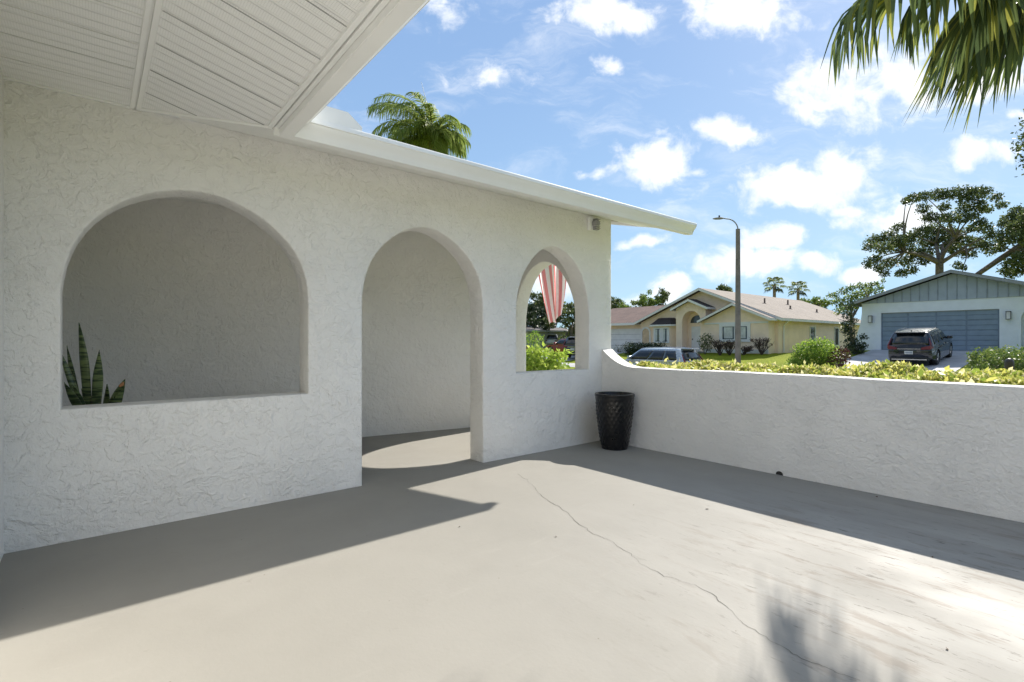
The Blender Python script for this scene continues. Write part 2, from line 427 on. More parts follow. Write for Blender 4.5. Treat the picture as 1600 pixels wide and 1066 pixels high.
# ------------------------------------------------------------------ low patio wall
lw = MB()
LWT, LH = .20, .935
def swoop(x0, x1):
    pts = [(0.0, -.02)]
    top = []
    for i in range(15):
        q = i / 14 * math.pi / 2
        top.append((-.002 - .42 * (1 - math.cos(q)) if False else -.002 - .46 * math.sin(q) ** 1.0 * (q / (math.pi / 2)) ** .35, LH + .20 * (1 - math.sin(q)) ** 1.25))
    return top
top = [(-.001, LH + .215)] + [(-.001 - .50 * (i / 16) , LH + .215 * (1 - (i / 16)) ** 2.1) for i in range(1, 17)]
outl = [(-.001, -.03)] + top
yy = -.5
while yy > -9.4:
    yy -= .3; outl.append((yy, LH + .004 * math.sin(yy * 2.3) + .002 * math.sin(yy * 7)))
outl += [(yy, -.03)]
patio_wall = lw.px(outl, 0, LWT).build('patio_wall', M['stucco_low'], None, bevel=.022, seg=3, smooth=45)
tag(patio_wall, 'low white stucco patio wall that sweeps up where it meets the house', 'wall')
wh = at(1218, 742, 4.75)
wy = -4.19 + (.771 - .637 * (1218 - 800) / 790) * (4.93 / (.637 + .771 * (1218 - 800) / 790))
hole = MB(); hole.px([(wy + .032 * math.cos(math.pi * q / 12), .001 + .034 * math.sin(math.pi * q / 12) ** .8) for q in range(13)], -.0045, -.0005)
wo = hole.build('weep_hole', plain('hole_black', (.015, .015, .015), .5), patio_wall)  # hole drawn as a flat black plate on the wall face, nothing cut

# ------------------------------------------------------------------ patio floor
fl = MB(); fl.box(-9.5, -.002, -9.3, 3.0, -.30, 0.0); fl.box(-.002, .30, .0, 2.6, -.30, -.001)
floor = fl.build('patio_floor', M['floor'], None); tag(floor, 'greige painted concrete patio floor with one long crack', 'floor', kind='structure')
def fpt(px, py):
    d = FPX * 1.25 / (py - 533); p = at(px, py, d); return Vector((p.x, p.y, 0))
def strip(name, pix, wid, mat, jit, z=.0015, sub=10):
    pts = [fpt(*p) for p in pix]; P = []
    for i in range(len(pts) - 1):
        for k in range(sub):
            q = pts[i].lerp(pts[i+1], k / sub); d = (pts[i+1] - pts[i]).normalized(); nrm = Vector((-d.y, d.x, 0))
            w = .5 + mnoise.noise(q * 6) ; P.append((q + nrm * (mnoise.noise(q * 14) * jit + mnoise.noise(q * 45) * jit * .5), nrm, max(.25, w)))
    m = MB(); n = len(P)
    vs = []
    for (q, nr, w) in P: vs += [q + nr * wid * w + Vector((0, 0, z)), q - nr * wid * w + Vector((0, 0, z))]
    m.add(vs, [(2*i, 2*i+1, 2*i+3, 2*i+2) for i in range(n - 1)])
    return m.build(name, mat, floor)
strip('crack', [(808,741),(826,752),(850,779),(884,800),(905,820),(930,836),(960,847),(1000,880),(1044,903),(1090,915),(1130,942),(1160,975),(1205,1002),(1240,1022),(1290,1043),(1350,1068)], .0021, M['crack'], .024)
strip('hairline_crack', [(566,742),(610,739),(660,733),(720,724),(775,729)], .0014, M['crack'], .006)
leafbit = plain('dead_leaf', (.10, .065, .035), .8)
for i, (px, py, s_) in enumerate([(1105, 796, .014), (869, 839, .010), (1370, 777, .012), (1237, 770, .009), (1457, 871, .011), (718, 824, .008), (1480, 1015, .010), (990, 790, .006)]):
    q = fpt(px, py); a = random.random() * 6.28; m = MB()
    m.add([q + Vector((math.cos(a) * s_, math.sin(a) * s_, .003)), q + Vector((-math.sin(a) * s_ * .5, math.cos(a) * s_ * .5, .009)),
           q + Vector((-math.cos(a) * s_, -math.sin(a) * s_, .004)), q + Vector((math.sin(a) * s_ * .5, -math.cos(a) * s_ * .5, .002))], [(0, 1, 2, 3)])
    o = m.build('leaf_bit', leafbit)
    tag(o, 'tiny dry brown leaf bit lying on the patio floor', 'leaf', 'dry leaf bits on the patio floor')

# ------------------------------------------------------------------ wall fixture near the eave
wf = thing('wall_fixture', 'small white box fixture with grey ribbed face high above the small arch', 'wall fixture', (-.22, 0, 2.68))
f = MB(); f.box(-.055, .055, -.045, -.001, -.075, .085); f.build('housing', M['white_metal'], wf, bevel=.006)
f = MB(); f.lathe([(.0, -.115), (.030, -.112), (.046, -.09), (.05, -.046)], 20, (.028, 0, .01), axis='y'); f.box(-.004, .062, -.10, -.046, -.07, -.02)
f.build('lens', plain('grey_lens', (.25, .25, .24), .35), wf, bevel=.004)
f = MB()
for i in range(5): f.box(-.01, .07, -.108, -.05, -.055 + i * .028, -.049 + i * .028)
f.build('rib', plain('rib_grey', (.42, .41, .38), .5), wf)
f = MB(); f.box(-.03, .03, -.03, -.001, .086, .105); f.build('conduit', M['white_metal'], wf, bevel=.004)

# ------------------------------------------------------------------ black planter pot
pot = thing('planter_pot', 'tall glossy black planter pot with a diamond lattice pattern in the wall corner', 'planter', (-.245, -.40, 0))
m_pot = plain('black_glaze', (.007, .007, .008), .3, var=.2, coat=.25, spec=.3)
pb = MB(); nu, nv = 120, 56; vs = []; fs_ = []
for j in range(nv + 1):
    v = j / nv; z = v * .615; r = .150 + .072 * math.sin(v * math.pi / 2 * .95) ** .9
    for i in range(nu):
        u = i / nu; A = u * 24; B = v * 7.0
        p_ = abs(((A + B) % 1) - .5) * 2; q_ = abs(((A - B) % 1) - .5) * 2
        rel = .0058 * min(p_, 1) * min(q_, 1) if .06 < v < .93 else 0
        rr = r - .004 + rel * 1.4
        if v > .945: rr = r + .003
        fs = None
        q = u * 2 * math.pi; vs.append((rr * math.cos(q), rr * math.sin(q), z))
for j in range(nv):
    for i in range(nu): fs_.append((j*nu+i, j*nu+(i+1)%nu, (j+1)*nu+(i+1)%nu, (j+1)*nu+i))
pb.add(vs, fs_ + [tuple(range(nu))[::-1]]); pb.build('pot_body', m_pot, pot, smooth=40)
pr = MB(); pr.lathe([(.222, .600), (.230, .612), (.230, .634), (.224, .640), (.205, .640), (.200, .632), (.196, .50), (.0, .50)], 64); pr.build('rim', m_pot, pot, smooth=40)

# ------------------------------------------------------------------ snake plant behind the big arch
spot = thing('plant_pot', 'terracotta pot holding the snake plant behind the sill of the large arch', 'pot', tuple(Vector((-4.90, .62, 0))))
q = MB(); q.lathe([(.14, 0), (.21, .62), (.225, .62), (.225, .68), (.205, .68), (.195, .60), (0, .60)], 32); q.build('pot_body', plain('terracotta', (.35, .15, .08), .8), spot)
sp = thing('snake_plant', 'variegated green snake plant with upright banded leaves behind the large arch sill', 'plant', (-4.90, .62, .60))
def snake_mat():
    m, t, p = newmat('snake_leaf'); c = t.coord()
    spx = t.new('ShaderNodeSeparateXYZ'); t.l.new(c, spx.inputs[0])
    b = t.noise(t.coord(scale=(6, 6, 46)), 1.0, 3, .5, .6)
    col = t.mix(t.ss(b, .42, .58), (.025, .05, .02), (.16, .215, .085))
    uv = t.new('ShaderNodeUVMap')
    t.l.new(col, p.inputs['Base Color']); p.inputs['Roughness'].default_value = .35; return m
m_sn = snake_mat(); m_edge = plain('snake_leaf_edge', (.30, .30, .10), .4); m_tip = plain('snake_leaf_tip', (.42, .20, .09), .7)
def blade(base, tip, w, twist, bow, mat=m_sn, name='leaf'):
    base, tip = Vector(base), Vector(tip); ax = (tip - base); L = ax.length; ax.normalize()
    s0 = ax.cross(Vector((math.cos(twist), math.sin(twist), 0))).normalized(); n0 = s0.cross(ax)
    m = MB(); vs = []; N = 14
    for i in range(N + 1):
        t = i / N; ww = w * (.62 + .55 * math.sin(min(1, t * 1.25) * math.pi * .62)) * (1 - max(0, (t - .62) / .38) ** 1.7)
        c = base + ax * (L * t) + n0 * (bow * math.sin(t * math.pi)); tw = .35 * (t - .3)
        sd = s0 * math.cos(tw) + n0 * math.sin(tw); nn = n0 * math.cos(tw) - s0 * math.sin(tw)
        for a, b in ((-1, .25), (-.5, .04), (0, -.06), (.5, .04), (1, .25)): vs.append(c + sd * (a * ww * .5) + nn * (b * ww * .4))
    m.add(vs, [(i*5+k, i*5+k+1, i*5+k+6, i*5+k+5) for i in range(N) for k in range(4)])
    o = m.build(name, mat, sp, smooth=60); md = o.modifiers.new('thick', 'SOLIDIFY'); md.thickness = .006; return o
def rel(px, py, y):
    """bearing hit on the plane at this depth behind the wall, relative to the plant"""
    k = (px - 800) / FPX; d = (y + 4.19) / (FW.y - FW.x * k); p = at(px, py, d); return p - Vector((-4.90, .62, .60))
for (bx, by, bz, tx, ty, dy, w, tw, bow) in [(112, 0, 0, 124, 504, .50, .070, 1.25, .03), (108, 0, 0, 92, 545, .62, .055, 1.9, -.03), (135, 0, 0, 155, 547, .45, .082, 1.5, .02),
        (150, 0, 0, 196, 592, .42, .085, 1.35, .03), (158, 0, 0, 194, 606, .36, .08, 1.6, -.02), (140, 0, 0, 128, 607, .62, .055, 1.2, .02), (150, 0, 0, 149, 611, .7, .05, 1.6, .02),
        (128, 0, 0, 100, 598, .40, .07, 1.5, .02), (118, 0, 0, 113, 600, .48, .07, 1.2, .01),
        (126, 0, 0, 136, 590, .68, .05, 1.9, .02), (145, 0, 0, 168, 600, .58, .06, .9, .03), (160, 0, 0, 184, 612, .66, .05, 2.1, -.02), (104, 0, 0, 104, 540, .74, .06, 1.0, -.02), (165, 0, 0, 176, 618, .38, .07, 1.3, .02)]:
    w *= .66; b = rel(bx, 640, .62); b.x = max(-.12, min(.12, b.x * .4)); b.y = (dy - .55) * .4; b.z = -.02
    blade(b, rel(tx, ty, dy), w, tw, bow)
blade(rel(186, 604, .40), rel(193, 597, .395), .03, .5, .0, m_tip, 'dry_leaf_tip')

# ------------------------------------------------------------------ terrain, street
def lerp_tab(tab, x):
    if x <= tab[0][0]: return tab[0][1]
    for (a, b), (c, d) in zip(tab, tab[1:]):
        if x <= c: return b + (d - b) * (x - a) / (c - a)
    return tab[-1][1]
TL = [(.2, -.12), (4, -.2), (13.5, -.66), (20.5, -.66), (21, -.52), (24, -.30), (33, .36), (60, .45), (90, .6)]
TR = [(.2, -.12), (4, -.2), (13.5, -.66), (20.5, -.66), (21, -.50), (24, -.06), (25.7, .09), (28.4, .38), (31.5, .69), (60, .7), (90, .7)]
def zt(x, y):
    b = max(0, min(1, (y - 6.3) / 3.5)); b = b * b * (3 - 2 * b)
    if y > 30: pass
    return lerp_tab(TR, x) * (1 - b) + lerp_tab(TL, x) * b
def sheet(name, xs, ys, off, mat, smooth=60):
    m = MB(); nx, ny = len(xs), len(ys)
    m.add([(x, y, zt(x, y) + off) for x in xs for y in ys], [(i*ny+j, (i+1)*ny+j, (i+1)*ny+j+1, i*ny+j+1) for i in range(nx - 1) for j in range(ny - 1)])
    return m.build(name, mat, None, smooth=smooth)
def grass_mat():
    m, t, p = newmat('lawn_grass'); c = t.coord()
    n1 = t.noise(c, .5, 5, .6); n2 = t.noise(c, 14, 4, .7); n3 = t.noise(c, 60, 3, .7)
    col = t.mix(t.ss(n1, .3, .7), (.16, .20, .012), (.235, .27, .022)); col = t.mix(t.ss(n2, .45, .7, 0, .5), col, (.34, .35, .045))
    col = t.mix(t.ss(n3, .45, .7, 0, .5), col, (.085, .125, .012))
    t.l.new(col, p.inputs['Base Color']); p.inputs['Roughness'].default_value = .9; p.inputs['Specular IOR Level'].default_value = .05
    t.l.new(t.bump(t.m('ADD', n2, n3), .02, 1.0), p.inputs['Normal']); return m
M['grass'] = grass_mat()
M['asphalt'] = plain('asphalt', (.085, .083, .08), .85, var=.2, scale=2, bump=.01, bscale=60)
M['concrete'] = plain('concrete', (.42, .41, .39), .8, var=.12, scale=2, bump=.003)
xs = [-1500, -400, -120, -60, -30, -12] ; xs = [x for x in xs] + [-9.6, .2, 4, 9, 13.5, 17, 20.5, 21] + list(np.arange(22, 36, 1.0)) + [40, 46, 54, 60, 75, 90, 140, 300, 700, 1500]
ys = [-1500, -400, -120, -60, -30, -15, -8, -4, 0, 3, 5, 6] + list(np.arange(6.5, 11, .5)) + [12, 15, 20, 26, 32, 40, 55, 80, 140, 300, 700, 1500]
g = sheet('ground', xs, ys, -.16, M['grass']); tag(g, kind='structure')
# lawns lie 0.16 over the base sheet, outside the patio
lawn1 = sheet('lawn', [.32, 2, 4, 7, 10, 13.4], [-40, -10, 0, 5, 12, 25, 45, 80], 0, M['grass']); tag(lawn1, kind='structure')
lawn2 = sheet('lawn', [22.4] + list(np.arange(23, 36, 1.0)) + [40, 50, 60, 75, 90, 130], [-40, -15, -6, 0, 3, 6] + list(np.arange(6.5, 11, .5)) + [12, 15, 20, 25, 30, 40, 60, 90, 140], 0, M['grass']); tag(lawn2, kind='structure')
rd = sheet('road', [13.7, 15, 17, 19, 20.3], [-120, -20, 0, 10, 16.5], .035, M['asphalt']); tag(rd, kind='structure')
for x0, x1, h0 in ((13.4, 13.7, -.66), (20.3, 20.6, -.66)):
    k = MB(); k.box(x0, x1, -120, 16.5, -.8, -.50); o = k.build('kerb', M['concrete'], None, bevel=.03); tag(o, kind='structure')
k = MB(); k.box(13.4, 20.6, 16.505, 16.8, -.8, -.50); o = k.build('kerb', M['concrete'], None, bevel=.03); tag(o, kind='structure')
lawn3 = sheet('lawn', [13.41, 15, 17, 19, 20.59], [16.81, 25, 45, 80, 140], .09, M['grass']); tag(lawn3, kind='structure')
sw = sheet('pavement', [20.6, 21.2, 21.8, 22.4], [-120, -40, -10, 0, 3, 6, 7, 8, 9, 10, 12, 20, 60, 160], .03, M['concrete']); tag(sw, kind='structure')
dr = sheet('driveway', [22.42] + list(np.arange(23, 32.4, .5)), [.45, 2, 4, 5.55], .025, plain('driveway_concrete', (.40, .40, .41), .8, var=.14, scale=1.2)); tag(dr, kind='structure')
dr2 = sheet('driveway', [22.42] + list(np.arange(23, 35, 1.0)), [23.6, 26, 29.4], .025, M['concrete']); tag(dr2, kind='structure')

path = sheet('path', [.31, 2, 4, 7, 10, 13.38], [.15, 1.2, 2.3], .012, M['concrete']); tag(path, kind='structure')  # unseen walkway, added to bounce warm light onto the end arch jamb
# ------------------------------------------------------------------ foliage builders
LM = {
 'oak': leafmat('oak_leaf', (.05, .075, .025), (.10, .135, .04), (.21, .24, .08), .35),
 'mid': leafmat('mid_leaf', (.08, .14, .03), (.15, .22, .045), (.30, .34, .09), .42),
 'dark': leafmat('dark_leaf', (.018, .035, .012), (.035, .06, .018), (.07, .10, .03), .2),
 'lime': leafmat('lime_leaf', (.22, .34, .04), (.38, .50, .08), (.55, .60, .16), .5),
 'hedge': leafmat('variegated_leaf', (.24, .33, .05), (.58, .555, .14), (.82, .76, .44), .5),
 'red': leafmat('maroon_leaf', (.05, .02, .015), (.10, .035, .025), (.08, .07, .02), .25),
 'palm': leafmat('palm_leaf', (.075, .115, .05), (.16, .21, .065), (.40, .40, .08), .5),
 'palm_dry': leafmat('dry_palm_leaf', (.35, .27, .07), (.42, .33, .09), (.30, .20, .09), .35),
 'queen': leafmat('queen_palm_leaf', (.14, .21, .05), (.26, .33, .08), (.42, .46, .18), .5),
 'bright': leafmat('bright_leaf', (.13, .24, .03), (.26, .40, .05), (.46, .54, .10), .5),
}
BARK = plain('bark', (.16, .135, .11), .9, var=.35, scale=4, bump=.03, bscale=12)
BARK_P = plain('palm_bark', (.22, .19, .16), .9, var=.3, scale=5, bump=.02, bscale=20)
CORE = plain('dark_core', (.03, .035, .015), .95)
def crown(parent, blobs, per, L, W, mat, world=True, name='crown', shell=.35, bias=None, bw=0):
    V = []; Q = []; b = 0
    for (c, r) in blobs:
        rr = r if hasattr(r, '__len__') else (r, r, r * .8)
        n = max(6, int(per * (rr[0] * rr[1] * rr[2]) ** (2/3.)))
        v, q = leaf_cards(blob_pts(tuple(c), rr, n, shell), L, W, bias, bw); V.append(v); Q.append(q + b); b += len(v)
    return np_mesh(name, np.concatenate(V), np.concatenate(Q), mat, parent, world)
def limb(m, a, b, r0, r1, sag=.1, n=6):
    a, b = Vector(a), Vector(b); L = (b - a).length; off = Vector((random.uniform(-1, 1), random.uniform(-1, 1), random.uniform(-.2, 1))) * L * sag
    m.tube([a.lerp(b, i / n) + off * math.sin(i / n * math.pi) for i in range(n + 1)], [r0 + (r1 - r0) * i / n for i in range(n + 1)], 7)
def shrub(name, label, cat, base, blobs, per, L, W, mat, group=None, stems=5):
    t = thing(name, label, cat, tuple(base), group=group)
    crown(t, blobs, per, L, W, mat, shell=.45)
    m = MB()
    for i in range(stems):
        c, r = blobs[i % len(blobs)]; limb(m, Vector(base) + Vector((random.uniform(-.1, .1), random.uniform(-.1, .1), -.05)), c, .03, .01, .1)
    m.build('stem', BARK, t, True); return t

# hedge on the outside of the low wall -----------------------------------------------------
hd = thing('hedge', 'long yellow and cream variegated hedge growing along the outside of the low patio wall', 'hedge', (.65, -3, -.12))
P = []
N = 62000
yy_ = -.15 - 8.6 * rng.uniform(0, 1, N) ** 1.35; xx_ = rng.uniform(.26, 1.12, N)
wave = .02 * rng.normal(size=N) * (rng.uniform(size=N) < .12) + .025 * np.sin(yy_ * 4.1) + .03 * np.sin(yy_ * 9.7 + xx_ * 5) + .025 * np.sin(xx_ * 13 + yy_ * 3) 
zz_ = .918 - .018 * yy_ + wave - rng.exponential(.05, N) - .10 * np.abs((xx_ - .69) / .43) ** 3 + .008 * yy_ * 0
v, q = leaf_cards(np.stack([xx_, yy_, zz_], 1), .046, .026, (0, 0, 1), .35, (0, 0, 1), .45)
N2 = 7000
y2 = rng.uniform(-8.7, -.15, N2); z2 = rng.uniform(0, .98, N2); x2 = np.where(rng.uniform(size=N2) < .5, .25, 1.14) + rng.normal(0, .03, N2)
v2, q2 = leaf_cards(np.stack([x2, y2, z2], 1), .075, .036)
np_mesh('foliage', np.concatenate([v, v2]), np.concatenate([q, q2 + len(v)]), LM['hedge'], hd, True)
MB().box(.30, 1.06, -8.7, -.2, -.1, .80).build('dark_core', CORE, hd, True, bevel=.1)  # solid near-black box added inside the hedge, painted as its shaded depth

# ------------------------------------------------------------------ palms
def fan_leaf(m, c, axis, L, nseg, droop, wmax, spread=115, up=Vector((0, 0, 1)), fold=.25, jag=.15):
    axis = Vector(axis).normalized(); side = axis.cross(up)
    if side.length < .05: side = axis.cross(Vector((1, 0, 0)))
    side.normalize(); nrm = side.cross(axis).normalized()
    for j in range(nseg):
        th = R(-spread + 2 * spread * j / (nseg - 1)); d = axis * math.cos(th) + side * math.sin(th) + nrm * (.12 * math.cos(th))
        d.normalize(); Ls = L * (1 - .25 * abs(th) / R(spread)) * random.uniform(1 - jag, 1 + jag * .4); p = Vector(c) + d * .03
        K = 8; dp = droop * random.uniform(.75, 1.2); sway = Vector((random.uniform(-.12, .12), random.uniform(-.12, .12), 0)); vs = []
        for i in range(K + 1):
            t = i / K; w_ = max(0, min(1, (t - .22) / .6)); w_ = w_ * w_ * (3 - 2 * w_) * dp; w_ = min(.96, w_)
            cur = (d * (1 - w_) + (Vector((0, 0, -1)) + sway) * w_).normalized()
            if i: p = p + cur * (Ls / K)
            sd = cur.cross(nrm)
            if sd.length < .1: sd = side.copy()
            sd.normalize(); nn = sd.cross(cur)
            wid = wmax * min(1, .25 + t * 2.2) * (1 - max(0, (t - .42) / .58) ** 1.2) + .0015
            vs += [p + sd * wid * .5 + nn * wid * fold, p, p - sd * wid * .5 + nn * wid * fold]
        m.add(vs, [(i*3+k, i*3+k+1, i*3+k+4, i*3+k+3) for i in range(K) for k in range(2)])
def build_fan(name, parent, c0, c1, L, nseg, droop, wmax, mat, spread=115, world=True, axis=None, fold=.25):
    """petiole from the crown c0 to the blade base c1, then the blade"""
    c0, c1 = Vector(c0), Vector(c1); m = MB()
    ax = Vector(axis) if axis is not None else (c1 - c0) * Vector((1, 1, .35)) if False else Vector(((c1 - c0).x, (c1 - c0).y, (c1 - c0).z * .4 - .15 * (c1 - c0).length))
    fan_leaf(m, c1, ax, L, nseg, droop, wmax, spread, fold=fold)
    o = m.build(name, mat, parent, world, smooth=None)
    pm = MB(); mid = c0.lerp(c1, .5) + Vector((0, 0, .12 * (c1 - c0).length)); pm.tube([c0, c0.lerp(mid, .6), mid, mid.lerp(c1, .6), c1, c1 + ax.normalized() * L * .25], [.03, .024, .02, .016, .013, .006], 6)
    pm.build('petiole', M['petiole'], o, False)
    return o
M['petiole'] = plain('petiole', (.20, .21, .07), .5)

cc = at(1690, -150, 6.2)
cp = thing('cabbage_palm', 'cabbage palm beside the patio whose drooping fan leaves hang into the upper right', 'palm tree', (cc.x + .3, cc.y - .1, -.12))
tm = MB(); base = Vector((cc.x + .3, cc.y - .1, -.2)); tm.tube([base.lerp(cc, i / 14) for i in range(15)], [.22 + .02 * math.sin(i * 2.4) + (.05 if i > 11 else 0) for i in range(15)], 14)
tm.build('trunk', BARK_P, cp, True)
lv = [((1424, -26), 5.25, 1.42, 60, 1.05, None, 118), ((1590, 2), 5.85, 1.72, 54, .62, tuple(-RT * .72 + Vector((0, 0, -.68))), 86), ((1522, -40), 5.3, 1.32, 54, 1.05, None, 118), ((1604, -6), 5.0, 1.38, 46, .5, tuple(-RT * .38 + Vector((0, 0, -.9))), 66), ((1545, -22), 5.15, 1.28, 44, .6, tuple(-RT * .25 + Vector((0, 0, -.9))), 75), ((1652, -38), 4.95, 1.26, 44, .5, tuple(-RT * .30 + Vector((0, 0, -.95))), 60)]
for (pp, d, L, ns, dr_, ax_, spr) in lv:
    build_fan('leaf', cp, cc, at(pp[0], pp[1], d), L, ns, dr_, .068, LM['palm'], spr, axis=ax_)
build_fan('dry_leaf', cp, cc, at(1586, 5, 5.8), 1.45, 7, .5, .045, LM['palm_dry'], 48, axis=tuple(-RT * .62 + Vector((0, 0, -.8))))
for i in range(17):
    q_ = i * 2.399; el = R(70 - 6.5 * i); hd_ = Vector((math.cos(q_), math.sin(q_), 0))
    # leave out the leaves that would fill the view between the hanging ones
    c1 = cc + hd_ * (1.25 * math.cos(el)) + Vector((0, 0, 1.25 * math.sin(el) + .1))
    if (hd_.dot(-RT) > -.1 or hd_.dot(FW) > .2) and el < R(45): continue
    build_fan('leaf', cp, cc, c1, .95, 30, .75, .042, LM['palm'], 115)

# queen palm over the roof ------------------------------------------------------------------
def pinnate(parent, c, az, el, L, mat, nl=52, ll=.78, droop=1.0):
    m = MB(); mr = MB(); p = Vector(c); hd_ = Vector((math.cos(az), math.sin(az), 0)); pts = []; K = 22
    for i in range(K + 1):
        t = i / K; e = el - droop * 1.75 * t ** 1.4
        pts.append(p.copy()); p = p + (hd_ * math.cos(e) + Vector((0, 0, math.sin(e)))) * (L / K)
    mr.tube(pts, [.035 * (1 - .85 * i / K) for i in range(K + 1)], 5)
    side = Vector((-hd_.y, hd_.x, 0))
    for j in range(nl * 2):
        t = .12 + .87 * (j // 2) / nl; s_ = 1 if j % 2 else -1
        f_ = t * K; i = min(K - 1, int(f_)); b = pts[i].lerp(pts[i+1], f_ - i); tg = (pts[i+1] - pts[i]).normalized()
        ln = ll * (.45 + .75 * math.sin(math.pi * min(1, t * .9 + .08))) * random.uniform(.8, 1.15)
        d = (side * s_ * random.uniform(.6, .9) + tg * .7 + Vector((0, 0, random.uniform(-.1, .45)))).normalized(); w = .022; q0 = b; vs = []
        for k in range(5):
            u = k / 4; dd = (d * (1 - u * .85) + Vector((random.uniform(-.1, .1), random.uniform(-.1, .1), -1.1)) * u * .9).normalized()
            if k: q0 = q0 + dd * ln / 4
            sd = dd.cross(Vector((s_ * .3, .2, 1))).normalized(); ww = w * (1 - u ** 1.6) + .002
            vs += [q0 + sd * ww, q0 - sd * ww]
        m.add(vs, [(2*k, 2*k+1, 2*k+3, 2*k+2) for k in range(4)])
    o = m.build('frond', mat, parent, True, smooth=None); mr.build('rachis', M['petiole'], o); return o
qd = 19.0; qc = at(677, 224, qd)
qp = thing('queen_palm', 'queen palm with arching feathery fronds rising above the white gutter', 'palm tree', (qc.x, qc.y, -.2))
tm = MB(); tm.tube([Vector((qc.x, qc.y, -.3)).lerp(qc, i / 12) for i in range(13)], [.16 + .012 * math.sin(i * 2) for i in range(13)], 10); tm.build('trunk', BARK_P, qp, True)
rtaz = math.atan2(-RT.y, -RT.x)      # toward picture left
for i in range(9):
    az = rtaz + R(360 * (i * .618 % 1)); el = R(50 - 7 * i + random.uniform(-6, 6))
    pinnate(qp, qc, az, el, random.uniform(1.3, 1.6), LM['queen'], nl=40, ll=.6, droop=1.0)
for az_, el_, L_ in ((0, 80, 3.3), (12, 68, 3.1), (-16, 74, 3.2), (30, 60, 2.9), (-34, 64, 2.9), (4, 52, 2.7), (22, 42, 2.4), (-20, 46, 2.5), (-8, 30, 2.1), (60, 62, 2.4), (-65, 60, 2.3), (170, 64, 1.7), (200, 50, 1.6), (150, 40, 1.5), (90, 70, 2.0), (80, 40, 2.0), (100, 15, 1.7), (-90, 66, 2.0), (-80, 40, 1.8), (50, 30, 2.1), (130, 60, 1.8), (115, 30, 1.7), (10, 10, 1.9), (30, 15, 1.9), (-35, 20, 1.8), (165, 20, 1.3), (70, 78, 2.4)):
    pinnate(qp, qc, rtaz + R(az_), R(el_), L_, LM['queen'], nl=42, ll=.74, droop=1.12)
spm = MB(); spm.tube([qc, qc + Vector((.02, .05, 1.2)) - RT * .15, qc - RT * .45 + Vector((0, 0, 2.3))], [.025, .014, .004], 6); spm.build('spear_leaf', M['petiole'], qp, True)

# far fan palms over the yellow house roof
for i, (px, py, d, label) in enumerate([(1210, 446, 62, 'distant fan palm above the yellow house roof, the left and taller of the pair'), (1247, 452, 66, 'distant fan palm above the yellow house roof, right of its taller neighbour')]):
    c = at(px, py, d); t = thing('fan_palm', label, 'palm tree', (c.x, c.y, .4), group='fan palms behind the yellow house')
    m = MB(); m.tube([Vector((c.x, c.y, .2)).lerp(c, k / 6) for k in range(7)], .19, 8); m.build('trunk', BARK_P, t, True)
    for k in range(16):
        q_ = k * 2.399; el = R(75 - 8 * k); h_ = Vector((math.cos(q_), math.sin(q_), 0))
        build_fan('leaf', t, c, c + h_ * (.85 * math.cos(el)) + Vector((0, 0, .85 * math.sin(el))), .85, 16, .7, .11, LM['palm'] if k < 12 else LM['dark'], 115)

# ------------------------------------------------------------------ trees
def px_blobs(lst, d, jit, base=(0, 0), k=1.0, flat=.75):
    out = []
    for (x, y, r) in lst:
        dd = d + random.uniform(-jit, jit); c = at(x, y, dd); rr = r / FPX * dd * k; out.append((c, (rr, rr, rr * flat)))
    return out
def tree(name, label, base, fork, blobs, per, L, W, mat, r0, group=None, nl=None):
    t = thing(name, label, 'tree', tuple(base), group=group); base, fork = Vector(base), Vector(fork)
    m = MB(); m.tube([base + Vector((0, 0, -.3)), base.lerp(fork, .3), base.lerp(fork, .7), fork], [r0 * 1.35, r0, r0 * .85, r0 * .8], 12)
    cs = blobs if nl is None else random.sample(blobs, min(nl, len(blobs)))
    mids = []
    for i in range(7):
        c, r = cs[int(i * len(cs) / 7)]; mid = fork.lerp(c, .5) + Vector((0, 0, .3)); limb(m, fork, mid, r0 * .55, r0 * .3, .06); mids.append(mid)
    for (c, r) in cs:
        mid = min(mids, key=lambda q: (q - c).length); limb(m, mid, c, r0 * .24, r0 * .06, .08)
    m.build('trunk', BARK, t, True)
    crown(t, blobs, per, L, W, mat); return t
cz = lambda l, r: [(1300 + x / 4.847, 260 + y / 4.847, rr * r) for (x, y, rr) in l]
oak = [(560,262,7),(620,240,10),(700,225,10),(800,215,12),(900,210,13),(1000,200,13),(1100,195,12),(1160,190,9),(1240,235,9),(1290,292,8),(1010,250,10),(1120,260,10),
       (690,320,10),(850,310,9),(1010,320,12),(1120,320,11),(1180,330,7),(740,390,11),(830,395,10),(900,390,12),(990,395,11),(1070,380,8),(500,460,9),(430,530,12),(330,565,13),(280,610,9),(400,620,13),(520,560,13),
       (600,540,12),(680,500,13),(760,480,12),(850,500,14),(940,520,13),(1000,570,13),(1100,575,12),(720,570,14),(820,580,13),(900,600,12),(640,660,12),(560,720,11),(440,730,11),(320,710,11),(270,745,7),(360,775,9),(400,815,7),(520,810,9),(600,790,9),(690,720,9),
       (720,650,12),(950,640,12),(1040,660,10),(1140,600,10),(950,745,7),(990,770,5),(1160,470,11),(1120,430,10),(1220,520,10),(1250,590,9),(1200,640,9),(1060,470,8),(480,590,11),(560,620,12)]
od = 50
ob = px_blobs(cz(oak, 1.08), od, 3.2)
obase = at(1467, 0, od); obase.z = .7
tree('oak_tree', 'large spreading oak with a pale trunk standing behind the garage house', obase, at(1468, 412, od), ob, 720, .24, .14, LM['oak'], .40, nl=34)
